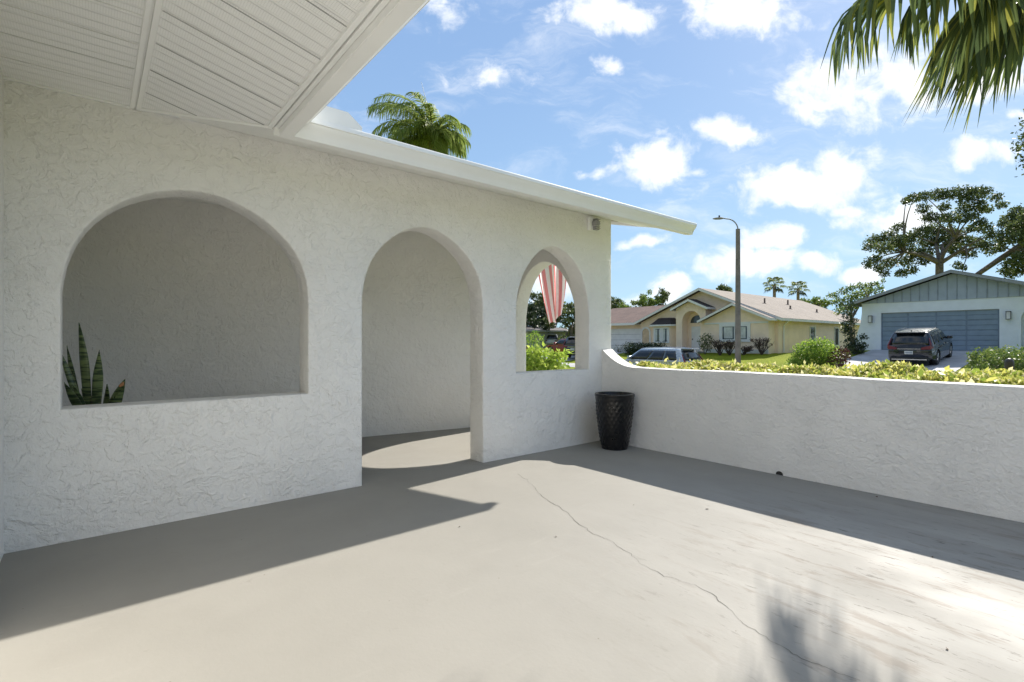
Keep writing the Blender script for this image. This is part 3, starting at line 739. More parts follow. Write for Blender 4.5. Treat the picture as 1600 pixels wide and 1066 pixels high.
oak2 = [(1350,400,12),(1420,350,13),(1300,440,9),(1450,430,16),(1390,470,13),(1330,520,11),(1420,540,14),(1300,560,9),(1280,620,8),(1450,650,13),(1400,700,12),(1350,740,10),(1310,790,8),(1360,820,8),(1440,780,12),(1520,400,18),(1560,480,20),(1540,600,20),(1520,700,18),(1600,340,18),(1660,420,22),(1650,560,22),(1620,680,20)]
b2 = px_blobs(cz(oak2, 1.15), 44, 2.5); base2 = at(1660, 0, 44); base2.z = .7
t2 = tree('oak_tree', 'second oak with a leaning bare limb at the right edge behind the garage house', base2, at(1640, 430, 44), b2, 760, .24, .14, LM['oak'], .5, nl=16)
m = MB(); limb(m, at(1520, 434, 46), at(1600, 380, 44), .20, .26, .03); m.build('bare_limb', BARK, t2, True)
# near oak whose outermost twigs enter at the upper right edge
b3 = px_blobs([(1592, 232, 12), (1612, 215, 22), (1606, 250, 18), (1650, 190, 50), (1660, 260, 45), (1720, 160, 60), (1730, 260, 60), (1790, 200, 70), (1800, 110, 60), (1860, 220, 70)], 26, 1.5, k=.95)
base3 = at(1800, 0, 26); base3.z = .5
tree('oak_tree', 'nearer leafy oak of which only outer twigs show at the upper right edge', base3, at(1800, 330, 26), b3, 380, .20, .11, LM['oak'], .35)

# dense trees seen through the small arch
gr = 'trees beyond the lawn seen through the small arch'
for (px, top, d, r_, label, mt) in [(815, 470, 66, 42, 'dark leafy tree left of the striped flag seen through the small arch', 'dark'), (838, 462, 74, 40, 'tall dark tree behind the striped flag seen through the small arch', 'oak'),
        (866, 478, 70, 38, 'broad dark tree below the striped flag seen through the small arch', 'dark'), (893, 468, 62, 42, 'mid green tree right of the striped flag seen through the small arch', 'oak'), (930, 480, 70, 40, 'leafy tree half hidden behind the wall end beside the small arch', 'oak')]:
    bl = []
    for k in range(26):
        a = random.random() * 6.28; rr = random.random() ** .6; bl.append((px + math.cos(a) * rr * r_, top + 36 + math.sin(a) * rr * 36, random.uniform(7, 12)))
    base = at(px, 0, d); base.z = .45
    tree('leafy_tree', label, base, at(px, 515, d), px_blobs(bl, d, 2.5), 330, .36, .22, LM[mt], .25, group=gr, nl=12)
# trees behind the yellow house
gr = 'trees behind the yellow house'
for (px, py, d, rx, ry, label, mt) in [(958, 478, 80, 14, 18, 'darker tree close to the wall end behind the yellow house roof', 'oak'), (984, 482, 84, 16, 16, 'bright green feathery tree behind the yellow house garage roof', 'mid'), (1012, 472, 86, 18, 18, 'round light green tree behind the yellow house garage roof', 'mid'),
        (1034, 470, 88, 16, 16, 'thin grey green tree behind the left slope of the yellow gable', 'oak'), (1132, 455, 90, 12, 7, 'tree top peeping over the yellow house ridge', 'oak'), (1275, 474, 84, 26, 8, 'low tree line right of the distant fan palms', 'mid')]:
    bl = []
    for k in range(20):
        a = random.random() * 6.28; rr = random.random() ** .6; bl.append((px + math.cos(a) * rr * rx, py + math.sin(a) * rr * ry, random.uniform(3.5, 6.5)))
    base = at(px, 0, d); base.z = .45
    tree('garden_tree', label, base, at(px, py + ry * .8, d), px_blobs(bl, d, 2), 330, .36, .2, LM[mt], .2, group=gr, nl=10)

# bushy tree and twisted topiary left of the garage house
bl = px_blobs([(1305,462,7),(1318,455,8),(1330,450,7),(1345,448,8),(1358,446,7),(1368,444,6),(1376,452,6),(1312,472,10),(1326,468,11),(1340,462,10),(1352,458,9),(1322,482,10),(1336,478,9),(1348,470,8),(1296,462,5),(1380,440,4),(1362,455,8),(1310,486,8)], 36, 1.5)
bt = at(1330, 0, 36); bt.z = .65
tree('bushy_tree', 'airy light green tree between the yellow house and the garage house', bt, at(1330, 500, 36), bl, 900, .19, .10, LM['mid'], .10)
bl = px_blobs([(1324,492,9),(1330,478,7),(1326,506,10),(1328,520,10),(1330,534,11),(1338,543,11),(1347,540,8),(1350,527,6),(1340,551,10),(1326,545,9),(1322,515,8),(1334,500,6)], 29.5, .5)
bt = at(1336, 0, 29.5); bt.z = .55
shrub('topiary_bush', 'dark column shaped bush with a side lobe at the left corner of the garage house', 'bush', bt, bl, 1500, .14, .075, LM['dark'])

# round clipped bush on the verge and the maroon one against it
bl = px_blobs([(1262,548,22),(1282,545,22),(1250,560,16),(1270,565,20),(1295,555,20),(1300,570,18),(1245,572,16),(1285,575,20),(1240,566,9)], 24, .5, flat=.8)
bt = at(1275, 0, 24); bt.z = zt(bt.x, bt.y)
shrub('round_bush', 'large rounded yellow green bush on the lawn left of the driveway', 'bush', bt, bl, 3000, .11, .06, LM['bright'])
bl = px_blobs([(1310,550,12),(1318,560,12),(1306,566,14),(1322,550,8),(1314,575,12)], 23.2, .4)
bt = at(1312, 0, 23.2); bt.z = zt(bt.x, bt.y)
shrub('maroon_bush', 'dark maroon leaved bush against the right side of the round yellow green bush', 'bush', bt, bl, 1300, .12, .065, LM['red'])
# clipped hedge right of the driveway
bl = px_blobs([(1535,560,20),(1558,556,20),(1582,558,20),(1545,575,22),(1575,575,24),(1605,562,24),(1600,580,24),(1630,565,24),(1660,568,24),(1690,570,24),(1525,570,12),(1522,556,8)], 20, .5, flat=.8)
bt = at(1590, 0, 20); bt.z = zt(bt.x, bt.y)
shrub('clipped_bush', 'mid green clipped bush at the right side of the driveway beside the mailbox post', 'bush', bt, bl, 1700, .12, .06, LM['mid'])
bl = px_blobs([(1560,530,8),(1572,524,7),(1585,532,9),(1596,526,8),(1566,540,9),(1590,542,9),(1553,526,4)], 27.4, .4)
bt = at(1578, 0, 27.4); bt.z = .6
shrub('dark_shrub', 'loose dark shrub under the right wall lamp of the garage house', 'bush', bt, bl, 330, .20, .06, LM['dark'])
# bush on our lawn seen through the small arch
bl = px_blobs([(830,565,24),(852,560,22),(868,566,20),(840,580,26),(862,584,24),(815,566,22),(876,556,9),(884,552,6),(838,552,14),(822,585,26),(800,575,24)], 10.5, .35, flat=.85)
bt = at(845, 0, 10.5); bt.z = -.25
shrub('lime_bush', 'bright lime green leafy bush on the lawn just outside the small arch', 'bush', bt, bl, 2600, .12, .06, LM['lime'])
bl = px_blobs([(826,528,10),(836,523,9),(844,528,8),(838,534,8),(828,536,8)], 42, 1)
bt = at(836, 0, 42); bt.z = .1
tree('small_tree', 'small yellow green tree left of the parked cars seen through the small arch', bt, at(836, 534, 42), bl, 420, .18, .10, LM['bright'], .06)
for (px, py, d, label, mt) in [(826, 548, 40, 'low dark shrub row under the small tree beyond the lawn', 'red'), (884, 533, 58, 'pale shrub behind the red car beyond the lawn', 'mid'), (878, 531, 64, 'dull green shrub behind the pale one beyond the lawn', 'oak')]:
    bl = px_blobs([(px - 10, py, 6), (px, py - 2, 7), (px + 10, py, 6), (px + 4, py + 4, 6)], d, .5); bt = at(px, 0, d); bt.z = zt(bt.x, bt.y)
    shrub('low_shrub', label, 'bush', bt, bl, 190, .2, .1, LM[mt])

# far belt of trees closing the neighbourhood off
bl = []
for k in range(130):
    y = -90 + 260 * k / 129 + random.uniform(-2, 2); r_ = random.uniform(2.2, 3.6); bl.append((Vector((104 + random.uniform(-4, 4), y, .6 + r_ * .6 + random.uniform(0, 1.6))), (r_, r_, r_ * .9)))
V = []; Q = []; b = 0
for (c, r) in bl:
    v, q = leaf_cards(blob_pts(tuple(c), r, 130, .35), .75, .5); V.append(v); Q.append(q + b); b += len(v)
fb_ = np_mesh('tree_line', np.concatenate(V), np.concatenate(Q), LM['oak']); tag(fb_, 'low far off belt of trees along the horizon behind the houses', 'trees', kind='stuff')

# ------------------------------------------------------------------ yellow house across the street
M['yellow'] = plain('pale_yellow_stucco', (.94, .75, .57), .85, var=.05, scale=1.5, bump=.004, bscale=60)
M['white_paint'] = plain('white_paint', (.78, .78, .76), .6, var=.04)
M['glass'] = plain('window_glass', (.045, .06, .07), .06, var=.3, scale=1.5, spec=.9)
M['curtain'] = plain('pale_curtain', (.62, .64, .60), .8, var=.15, scale=4)
def shingle(name, col):
    m, t, p = newmat(name); c = t.coord()
    b = t.new('ShaderNodeTexBrick'); t.l.new(t.coord(scale=(1, 1, 1)), b.inputs['Vector'])
    n = t.noise(c, 1.1, 5, .6); n2 = t.noise(c, 9, 3, .7)
    cc_ = t.mix(t.ss(n, .3, .7), tuple(x * .8 for x in col), tuple(x * 1.12 for x in col)); cc_ = t.mix(t.ss(n2, .4, .7, 0, .35), cc_, tuple(x * .6 for x in col))
    sp_ = t.new('ShaderNodeSeparateXYZ'); t.l.new(c, sp_.inputs[0])
    row = t.m('FRACT', t.m('MULTIPLY', sp_.outputs[2], 15.0)); 
    cc_ = t.mix(t.ss(row, .8, .95, 0, .45), cc_, tuple(x * .45 for x in col))
    t.l.new(cc_, p.inputs['Base Color']); p.inputs['Roughness'].default_value = .9; t.l.new(t.bump(t.m('ADD', n2, row), .02, .5), p.inputs['Normal']); return m
M['shingle_tan'] = shingle('tan_shingle', (.21, .172, .14)); M['shingle_brown'] = shingle('brown_shingle', (.20, .125, .10)); M['shingle_dark'] = shingle('dark_shingle', (.05, .04, .04)); M['shingle_grey'] = shingle('grey_shingle', (.13, .12, .12))
yh = thing('yellow_house', 'pale yellow stucco house with an arched entry and tan shingle roof across the street', 'house', (40, 18, .36))
GX, GZ = 33.48, .2
def gable(m, x0, x1, yc, hw, ze, zr_, z0):
    m.px([(yc - hw, z0), (yc + hw, z0), (yc + hw, ze), (yc, zr_), (yc - hw, ze)], x0, x1)
def gable_roof(parent, x0, x1, yc, hw, ze, zr_, mat, th=.10, oh=.45, fasc=.20, nm='roof'):
    pz = (zr_ - ze) / hw; a = hw + oh; zl = ze - pz * oh; o = None
    m = MB(); m.px([(yc - a, zl + .06), (yc, zr_ + .06), (yc + a, zl + .06), (yc + a, zl + .06 + th), (yc, zr_ + .06 + th), (yc - a, zl + .06 + th)], x0, x1)
    o = m.build(nm, mat, parent, True)
    m = MB(); m.px([(yc - a - .01, zl - fasc + .14), (yc, zr_ - fasc + .14), (yc + a + .01, zl - fasc + .14), (yc + a + .01, zl + .06 + th - .03), (yc, zr_ + .06 + th - .03), (yc - a - .01, zl + .06 + th - .03)], x0 - .04, x0 - .004)
    m.box(x0 - .002, x1, yc - a - .05, yc - a - .003, zl - fasc + .16, zl + .06 + th - .02); m.box(x0 - .002, x1, yc + a + .003, yc + a + .05, zl - fasc + .16, zl + .06 + th - .02)
    m.build('fascia', M['white_paint'] if mat is not M['shingle_grey'] else M['grey_trim'], o); return o
w = MB(); gable(w, GX, 53, 17.83, 6.0, 2.92, 5.38, GZ); w.build('wall', M['yellow'], yh, True)
mr = gable_roof(yh, GX - .55, 53.5, 17.83, 6.0, 2.94, 5.42, M['shingle_tan'])
# right front wing
w = MB(); w.px([(12.07, GZ), (17.0, GZ), (17.0, 2.88), (14.55, 3.98), (12.07, 2.88)], 32.4, GX - .003); w.build('wing_wall', M['yellow'], yh, True)
gable_roof(yh, 31.95, GX + 2.0, 14.55, 2.46, 2.90, 3.99, M['shingle_tan'], th=.08, oh=.35)
m = MB(); m.box(32.36, 32.398, 12.07, 17.0, 2.55, 2.68); m.box(32.34, 32.398, 12.06, 17.01, .34, .62); m.build('band', M['white_paint'], yh, True)
def window(parent, x, y0, y1, z0, z1, fw=.14, mull=1, curtain=True, nm='window', facing='x', wall='white_paint'):
    """facing the street (-X) at x, or facing -Y at y=x when facing == 'y'"""
    mp = (lambda a, b, c: (a, b, c)) if facing == 'x' else (lambda a, b, c: (b, a, c))
    def bx(m, a0, a1, b0, b1, c0, c1):
        if facing == 'x': m.box(a0, a1, b0, b1, c0, c1)
        else: m.box(b0, b1, a0, a1, c0, c1)
    m = MB(); bx(m, x - .07, x - .003, y0 - fw, y0, z0 - fw, z1 + fw); bx(m, x - .07, x - .003, y1, y1 + fw, z0 - fw, z1 + fw)
    bx(m, x - .075, x - .003, y0, y1, z0 - fw, z0); bx(m, x - .075, x - .003, y0, y1, z1, z1 + fw)
    f_ = m.build(nm, M[wall], parent, True)
    m = MB(); bx(m, x - .03, x - .004, y0, y1, z0, z1); m.build('pane', M['glass'], f_)
    m = MB()
    for i in range(1, mull + 1):
        yc = y0 + (y1 - y0) * i / (mull + 1); bx(m, x - .055, x - .032, yc - .03, yc + .03, z0, z1)
    bx(m, x - .055, x - .032, y0, y0 + .05, z0, z1); bx(m, x - .055, x - .032, y1 - .05, y1, z0, z1)
    m.build('sash', M['white_paint'], f_)
    if curtain:
        for (c0, c1) in ((.08, .28), (.58, .92)):
            m = MB(); bx(m, x - .0315, x - .0305, y0 + (y1 - y0) * c0, y0 + (y1 - y0) * c1, z0 + .08, z1 - .05); m.build('curtain', M['curtain'], f_)
    return f_
window(yh, 32.4, 13.55, 15.55, 1.38, 2.35, fw=.2)
# entry portal
pa = [(y_, z_ + 0) for y_, z_ in arch(18.27, .82, .3, 2.85, .85)]
po = [(16.75, GZ), (pa[1][0], GZ)]
po = [(17.0, GZ), (pa[0][0], GZ), pa[-1]] + pa[-2:2:-1] + [pa[2], (pa[1][0], GZ), (19.65, GZ), (19.65, 3.95), (18.33, 4.55), (17.0, 3.95)]
m = MB(); m.px(po, 32.55, GX - .004); m.build('entry_portal', M['yellow'], yh, True, smooth=40)
gable_roof(yh, 32.2, GX + 2.6, 18.33, 1.33, 3.96, 4.56, M['shingle_dark'], th=.07, oh=.3, fasc=.22)
m = MB(); m.box(GX - .06, GX - .004, 17.75, 18.75, .40, 2.45); o = m.build('door', M['white_paint'], yh, True)
m = MB(); m.lathe([(.04, 0), (.05, -.05), (.0, -.07)], 10, (GX - .06, 18.65, 1.4), axis='x'); m.build('handle', M['dark_gap'], o)
m = MB(); m.px([(18.25 + .62 * math.cos(math.pi * i / 16), 2.75 + .62 * math.sin(math.pi * i / 16)) for i in range(17)], GX - .03, GX - .005); m.build('fanlight', M['glass'], yh, True)
m = MB(); m.box(31.6, 33.3, 17.1, 19.6, .2, .42); m.build('step', M['concrete'], yh, True)
# bay window with dark hipped roof
by = [(GX - .004, 19.75), (GX - .7, 20.35), (GX - .7, 22.0), (GX - .004, 22.6)]
m = MB(); m.pz(by, .35, 2.62); m.build('bay', M['yellow'], yh, True)
m = MB(); m.add([(GX, 19.45, 2.66), (GX - .95, 20.15, 2.66), (GX - .95, 22.2, 2.66), (GX, 22.9, 2.66), (GX, 20.4, 3.25), (GX - .25, 20.7, 3.25), (GX - .25, 21.7, 3.25), (GX, 22.0, 3.25)],
                [(0,1,5,4),(1,2,6,5),(2,3,7,6),(4,5,6,7),(3,2,1,0),(0,4,7,3)]); r_ = m.build('bay_roof', M['shingle_dark'], yh, True)
m = MB(); m.pz([(GX - .003, 19.42), (GX - .99, 20.13), (GX - .99, 22.22), (GX - .003, 22.93)], 2.52, 2.655); m.build('fascia', M['white_paint'], r_)
window(yh, GX - .7, 20.55, 21.05, 1.2, 2.3, fw=.12, mull=0); window(yh, GX - .7, 21.3, 21.85, 1.2, 2.3, fw=.12, mull=0)
# arched niche
na = arch(23.3, .38, 1.0, 2.0, .38, 14); m = MB(); m.px(arch(23.3, .52, .95, 2.0, .52, 14), GX - .06, GX - .004, [na]); o = m.build('niche_surround', M['white_paint'], yh, True)
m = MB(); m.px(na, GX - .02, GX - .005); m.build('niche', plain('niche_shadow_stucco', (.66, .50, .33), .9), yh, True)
# garage wing on the left
m = MB(); m.px([(24.0, GZ), (31, GZ), (31, 2.9), (24.0, 2.9)], 34.6, 44); m.build('garage_wall', M['yellow'], yh, True)
m = MB(); m.py([(34.0, 2.86), (34.0, 2.98), (39, 4.82), (44.6, 2.98), (44.6, 2.86), (39, 4.70)], 23.9, 31.6); r_ = m.build('garage_roof', M['shingle_brown'], yh, True)
m = MB(); m.box(33.95, 33.998, 23.9, 31.6, 2.74, 2.97); m.build('fascia', M['white_paint'], r_)
gd = MB(); gd.box(34.54, 34.597, 24.6, 29.6, .3, 2.42); gdo = gd.build('garage_door', M['white_paint'], yh, True)
m = MB()
for i in range(1, 4): m.box(34.53, 34.541, 24.6, 29.6, .3 + i * .53 - .012, .3 + i * .53 + .012)
m.build('panel_groove', plain('groove_grey', (.3, .3, .3), .8), gdo)
# right side: windows, downspouts, roof pipes
for (x0, x1, z0, z1) in ((39.2, 40.2, 1.15, 2.35), (44.6, 45.5, .9, 2.35)):
    window(yh, 11.83, x0, x1, z0, z1, fw=.08, mull=0, curtain=False, facing='y')
for x in (34.2, 49.2, 52):
    m = MB(); m.tube([(x, 11.42, 2.72), (x, 11.72, 2.45), (x, 11.76, 2.2), (x, 11.76, .4)], .055, 8); m.build('downspout', M['white_paint'] if x < 40 else M['yellow'], yh, True)
for (x, y, h_) in ((38.4, 15.0, .5), (41.0, 14.0, .35), (44, 15.4, .5), (46.0, 13.7, .35)):
    z = 5.5 - (17.83 - y) * .41; m = MB(); m.tube([(x, y, z - .1), (x, y, z + h_)], .07, 8); m.lathe([(.16, 0), (.08, .1)], 10, (x, y, z + .02)); m.build('vent_pipe', plain('vent_brown', (.16, .12, .10), .8), mr)
m = MB(); m.box(49.8, 50.7, 11.0, 11.8, .35, 1.15); o = m.build('air_conditioner', plain('ac_dark', (.06, .06, .06), .6), None, bevel=.03); tag(o, 'dark air conditioner unit standing by the side wall of the yellow house', 'air conditioner')

# planting in front of the yellow house
def box_blobs(x0, x1, y0, y1, z0, z1, r_, step):
    out = []
    for x in np.arange(x0, x1 + .01, step):
        for y in np.arange(y0, y1 + .01, step):
            for z in np.arange(z0, z1 + .01, step): out.append((Vector((x, y, z)), (r_, r_, r_)))
    return out
shrub('clipped_hedge', 'dark rectangular clipped hedge below the bay window of the yellow house', 'hedge', (29.7, 20.6, .1), box_blobs(29.3, 30.1, 19.0, 22.4, .3, 1.05, .42, .45), 900, .13, .07, LM['dark'])
bl = px_blobs([(1103,527,8),(1098,534,9),(1108,534,8),(1100,541,8),(1106,543,8),(1110,526,4)], 39, .5); bt = at(1103, 0, 39); bt.z = .3
shrub('entry_bush', 'olive bush with reddish tips beside the arched entry of the yellow house', 'bush', bt, bl, 700, .16, .07, LM['oak'])
bl = px_blobs([(964,545,7),(972,542,6),(968,550,7),(977,548,5)], 45, .5); bt = at(968, 0, 45); bt.z = .3
shrub('entry_bush', 'dark spiky bush beside the white garage door of the yellow house', 'bush', bt, bl, 220, .25, .05, LM['dark'])
def bare(px, py0, py1, d, label):
    b = at(px, py0, d); b.z = zt(b.x, b.y) - .02; t = thing('bare_shrub', label, 'bush', tuple(b), group='bare shrubs in front of the yellow house'); m = MB(); top = at(px, py1, d).z; tips = []
    for i in range(14):
        e = b + Vector((random.uniform(-.55, .55), random.uniform(-.55, .55), (top - b.z) * random.uniform(.6, 1))); limb(m, b, e, .035, .012, .15)
        for k in range(3): limb(m, b.lerp(e, .6), e + Vector((random.uniform(-.3, .3), random.uniform(-.3, .3), random.uniform(-.1, .25))), .015, .006, .1); tips.append((e, .16))
    m.build('branch', plain('dark_twig', (.07, .05, .04), .9), t, True); crown(t, tips, 60, .12, .05, LM['red'], shell=.1)
bare(1125, 553, 531, 37.3, 'bare twiggy shrub nearest the arched entry of the yellow house'); bare(1140, 553, 532, 37.0, 'bare twiggy shrub just left of the lamp post'); bare(1190, 552, 530, 36.0, 'bare twiggy shrub right of the lamp post under the yellow wall'); bare(1162, 552, 543, 36.6, 'low bare shrub right behind the lamp post base')

# ------------------------------------------------------------------ white house with the grey double garage
M['grey_trim'] = plain('grey_trim', (.30, .32, .335), .6, var=.05)
M['siding'] = plain('grey_blue_siding', (.40, .46, .535), .65, var=.05)
M['gdoor'] = plain('grey_garage_door', (.235, .305, .385), .5, var=.05)
M['wh'] = plain('white_stucco_far', (.84, .88, .92), .8, var=.03, bump=.003, bscale=50)
gh = thing('garage_house', 'white house with grey board siding gable and a wide grey garage door', 'house', (38, 1.9, .7))
GX2, g0 = 31.9, .45
ga = arch(-1.75, .95, .5, 2.3, .95)
wo_ = [(-2.75, g0), (-2.75, 3.55), (6.2, 3.55), (6.2, 3.0), (6.28, 2.3), (6.45, 1.7), (6.62, 1.2), (6.68, g0)]
wo_ = [(6.68, g0), (ga[1][0] if False else -.8, g0)] and [(-2.75, g0), (ga[0][0], g0), ga[-1]] + ga[-2:2:-1] + [ga[2], (ga[1][0], g0)] + [(0.0, g0), (0.0, 2.95), (5.21, 2.95), (5.21, g0), (6.68, g0), (6.62, 1.2), (6.45, 1.7), (6.28, 2.3), (6.2, 3.0), (6.2, 3.55), (-2.75, 3.55)]
m = MB(); m.px(wo_, GX2, GX2 + .22); m.build('front_wall', M['wh'], gh, True, smooth=40)
m = MB(); m.box(GX2 + .5, 44, -2.6, 6.1, g0, 3.54); m.build('wall', M['wh'], gh, True)
m = MB(); m.px([(-2.75, 3.552), (6.2, 3.552), (1.87, 4.98)] if False else [(-2.75, 3.552), (6.25, 3.552), (1.87, 5.0)], GX2 - .05, 44); sd_ = m.build('siding', M['siding'], gh, True)
m = MB()
y = -2.4
while y < 6.1:
    zt_ = 5.0 - abs(y - 1.87) * (1.448 / 4.5) - .03
    if zt_ > 3.62: m.box(GX2 - .075, GX2 - .052, y - .02, y + .02, 3.556, zt_)
    y += .41
m.build('batten', plain('batten_grey', (.285, .325, .375), .65), sd_)
gable_roof(gh, GX2 - .55, 44.5, 1.87, 4.4, 3.60, 5.02, M['shingle_grey'], th=.10, oh=.42, fasc=.16)
# sectional door
m = MB(); m.box(GX2 + .10, GX2 + .14, .001, 5.209, .5, 2.949); gd2 = m.build('garage_door', plain('door_gap', (.195, .25, .315), .6), gh, True)
m = MB()
for i in range(4):
    z0 = .72 + i * .558
    for j in range(4):
        y0 = .06 + j * 1.29
        for k in range(1): m.box(GX2 + .085, GX2 + .0995, y0, y0 + 1.22, z0 + .035, z0 + .25); m.box(GX2 + .085, GX2 + .0995, y0, y0 + 1.22, z0 + .29, z0 + .52)
m.build('door_panel', M['gdoor'], gd2, bevel=.008)
m = MB(); m.box(GX2 + .07, GX2 + .098, 0.002, 5.208, 2.90, 2.948); m.build('door_header', M['grey_trim'], gd2)
m = MB(); m.box(GX2 + .06, GX2 + .22, .001, 5.209, .42, .71); m.build('threshold', M['concrete'], gh, True)
for (y, lab) in ((5.72, 'black wall lantern left of the grey garage door'), (-.36, 'black wall lantern right of the grey garage door')):
    t = thing('wall_lantern', lab, 'wall lamp', (GX2 - .002, y, 2.62), group='lanterns beside the grey garage door')
    m = MB(); m.box(-.03, 0, -.09, .09, -.12, .18); m.box(-.22, -.03, -.02, .02, .12, .15); m.build('bracket', M['dark_gap'], t)
    t.scale = (.78, .78, .78)
    m = MB(); m.box(-.29, -.07, -.13, .13, .20, .235); m.box(-.29, -.07, -.13, .13, -.31, -.28)
    for a in (-.285, -.095):
        for b in (-.125, .105): m.box(a, a + .02, b, b + .02, -.28, .20)
    m.build('frame', M['dark_gap'], t)
    m = MB(); m.box(-.262, -.098, -.10, .10, -.278, .198); m.build('glass', plain('frosted_glass', (.72, .72, .70), .35), t)

# ------------------------------------------------------------------ grey roofed house far beyond the small arch
fc = at(826, 0, 66); fh = thing('grey_house', 'far off grey roofed house half hidden by trees beyond the small arch', 'house', (fc.x, fc.y, .4))
m = MB(); m.box(fc.x - 4, fc.x + 6, fc.y - 3, fc.y + 9, .2, 2.5); m.build('wall', plain('far_wall', (.30, .32, .33), .8), fh, True)
gable_roof(fh, fc.x - 4.6, fc.x + 6.5, fc.y + 3, 6, 2.5, 3.2, M['shingle_grey'])
window(fh, fc.x - 4, fc.y - 2, fc.y - .5, 1.1, 2.1)

# ------------------------------------------------------------------ street lamp
lp = at(1153, 0, 28.5); lz = zt(lp.x, lp.y)
sl_ = thing('street_lamp', 'tall grey brown concrete street lamp post with a curved arm before the yellow house', 'street lamp', (lp.x, lp.y, lz))
top_z = at(1153, 358, 28.5).z - lz
M['pole'] = plain('weathered_concrete', (.23, .20, .175), .85, var=.2, scale=2, bump=.01, bscale=18)
m = MB(); m.lathe([(.165, -.3), (.155, 1.0), (.135, top_z * .6), (.115, top_z), (.0, top_z)], 10); m.build('pole', M['pole'], sl_)
L_ = -RT
m = MB(); pts = []
for i in range(11):
    q_ = i / 10 * math.pi / 2; pts.append(Vector((0, 0, top_z - .05)) + L_ * (.62 * (1 - math.cos(q_))) + Vector((0, 0, .62 * math.sin(q_))))
pts.append(pts[-1] + L_ * .25 + Vector((0, 0, .04))); m.tube(pts, .034, 8); m.build('arm', plain('galvanised', (.32, .32, .31), .5, metal=.6), sl_)
hp = pts[-1]; m = MB()
hv = []; hf = []; S = [(-.02, .05, .05), (.12, .12, .07), (.38, .13, .06), (.52, .07, .03), (.56, .01, .01)]
for (l, wd, ht) in S:
    for k in range(10):
        a = 2 * math.pi * k / 10; hv.append(hp + L_ * l + FW * (math.cos(a) * wd) + Vector((0, 0, math.sin(a) * ht - l * .06)))
hf = [(i*10+k, i*10+(k+1)%10, (i+1)*10+(k+1)%10, (i+1)*10+k) for i in range(len(S) - 1) for k in range(10)] + [tuple(range(10))[::-1], tuple(range(40, 50))]
m.add(hv, hf); hd2 = m.build('luminaire', plain('lamp_grey', (.30, .29, .27), .5), sl_)
pc_ = hp + L_ * .18 + Vector((0, 0, .05)); m = MB(); m.lathe([(.045, 0), (.045, .09), (.03, .11), (0, .11)], 12, pc_); m.build('photocell', M['dark_gap'], hd2)

# ------------------------------------------------------------------ mailbox post with dark dome
mp_ = at(1577, 0, 12.4); mz = zt(mp_.x, mp_.y)
t = thing('mailbox', 'dark dome topped mailbox post standing beyond the hedge at the right', 'mailbox', (mp_.x, mp_.y, mz)); tz = at(1577, 560, 12.4).z - mz
m = MB(); m.box(-.05, .05, -.05, .05, -.1, tz - .16); m.build('post', plain('dark_bronze', (.05, .04, .035), .45), t, bevel=.01)
m = MB(); m.lathe([(.085, tz - .26), (.09, tz - .24)] + [(.09 * math.cos(math.pi / 2 * q / 8), tz - .10 + .10 * math.sin(math.pi / 2 * q / 8)) for q in range(9)], 20); m.build('dome', plain('bronze_box', (.045, .035, .03), .4), t)

# ------------------------------------------------------------------ flag on the far side of the passage
P0, P1 = at(826, 352, 8.35), at(886, 332, 9.0)
dp = (P1 - P0).normalized()
fg = thing('flag', 'red and white striped flag hanging from a pole outside the small arch', 'flag', tuple(P0 - dp * ((P0.x - .187) / dp.x)))
m = MB(); a = P0 - dp * ((P0.x - .19) / dp.x); b = P1 + dp * .15; m.tube([a, b], .013, 10); m.lathe([(0, -.02), (.025, 0), (0, .03)], 12, b); m.build('pole', plain('pole_white', (.7, .7, .68), .4), fg, True)
m = MB(); m.box(.187, .215, a.y - .035, a.y + .035, a.z - .06, a.z + .07); m.build('bracket', M['white_metal'], fg, True, bevel=.004)
def flag_mat():
    m, t, p = newmat('flag_cloth'); uv = t.new('ShaderNodeUVMap'); uv.uv_map = 'UVMap'
    s_ = t.new('ShaderNodeSeparateXYZ'); t.l.new(uv.outputs[0], s_.inputs[0]); u, v = s_.outputs[0], s_.outputs[1]
    st = t.m('GREATER_THAN', t.m('FRACT', t.m('ADD', t.m('MULTIPLY', u, 5.5), .0)), .5)
    col = t.mix(st, (.74, .27, .28), (.88, .84, .84))
    can = t.m('MULTIPLY', t.m('GREATER_THAN', u, .462), t.m('LESS_THAN', v, .33))
    vo = t.new('ShaderNodeTexVoronoi'); vo.inputs['Scale'].default_value = 1.0; vo.inputs['Randomness'].default_value = 0.0
    mp = t.new('ShaderNodeMapping'); mp.inputs['Scale'].default_value = (17, 16, 1); t.l.new(uv.outputs[0], mp.inputs[0]); t.l.new(mp.outputs[0], vo.inputs['Vector'])
    star = t.m('LESS_THAN', vo.outputs['Distance'], .25)
    col = t.mix(can, col, t.mix(star, (.03, .05, .20), (.82, .8, .8)))
    t.l.new(col, p.inputs['Base Color']); p.inputs['Roughness'].default_value = .8
    tr = t.new('ShaderNodeBsdfTranslucent'); t.l.new(col, tr.inputs[0]); mx = t.new('ShaderNodeMixShader'); mx.inputs[0].default_value = .75
    t.l.new(p.outputs[0], mx.inputs[1]); t.l.new(tr.outputs[0], mx.inputs[2]); t.l.new(mx.outputs[0], m.node_tree.nodes['Material Output'].inputs[0]); return m
nu, nv = 60, 40; V = []; U = []
B0, B1 = at(859, 511, 8.5), at(877, 492, 8.7)
side_l, side_r = at(838, 432, 8.4), at(890, 440, 8.9)
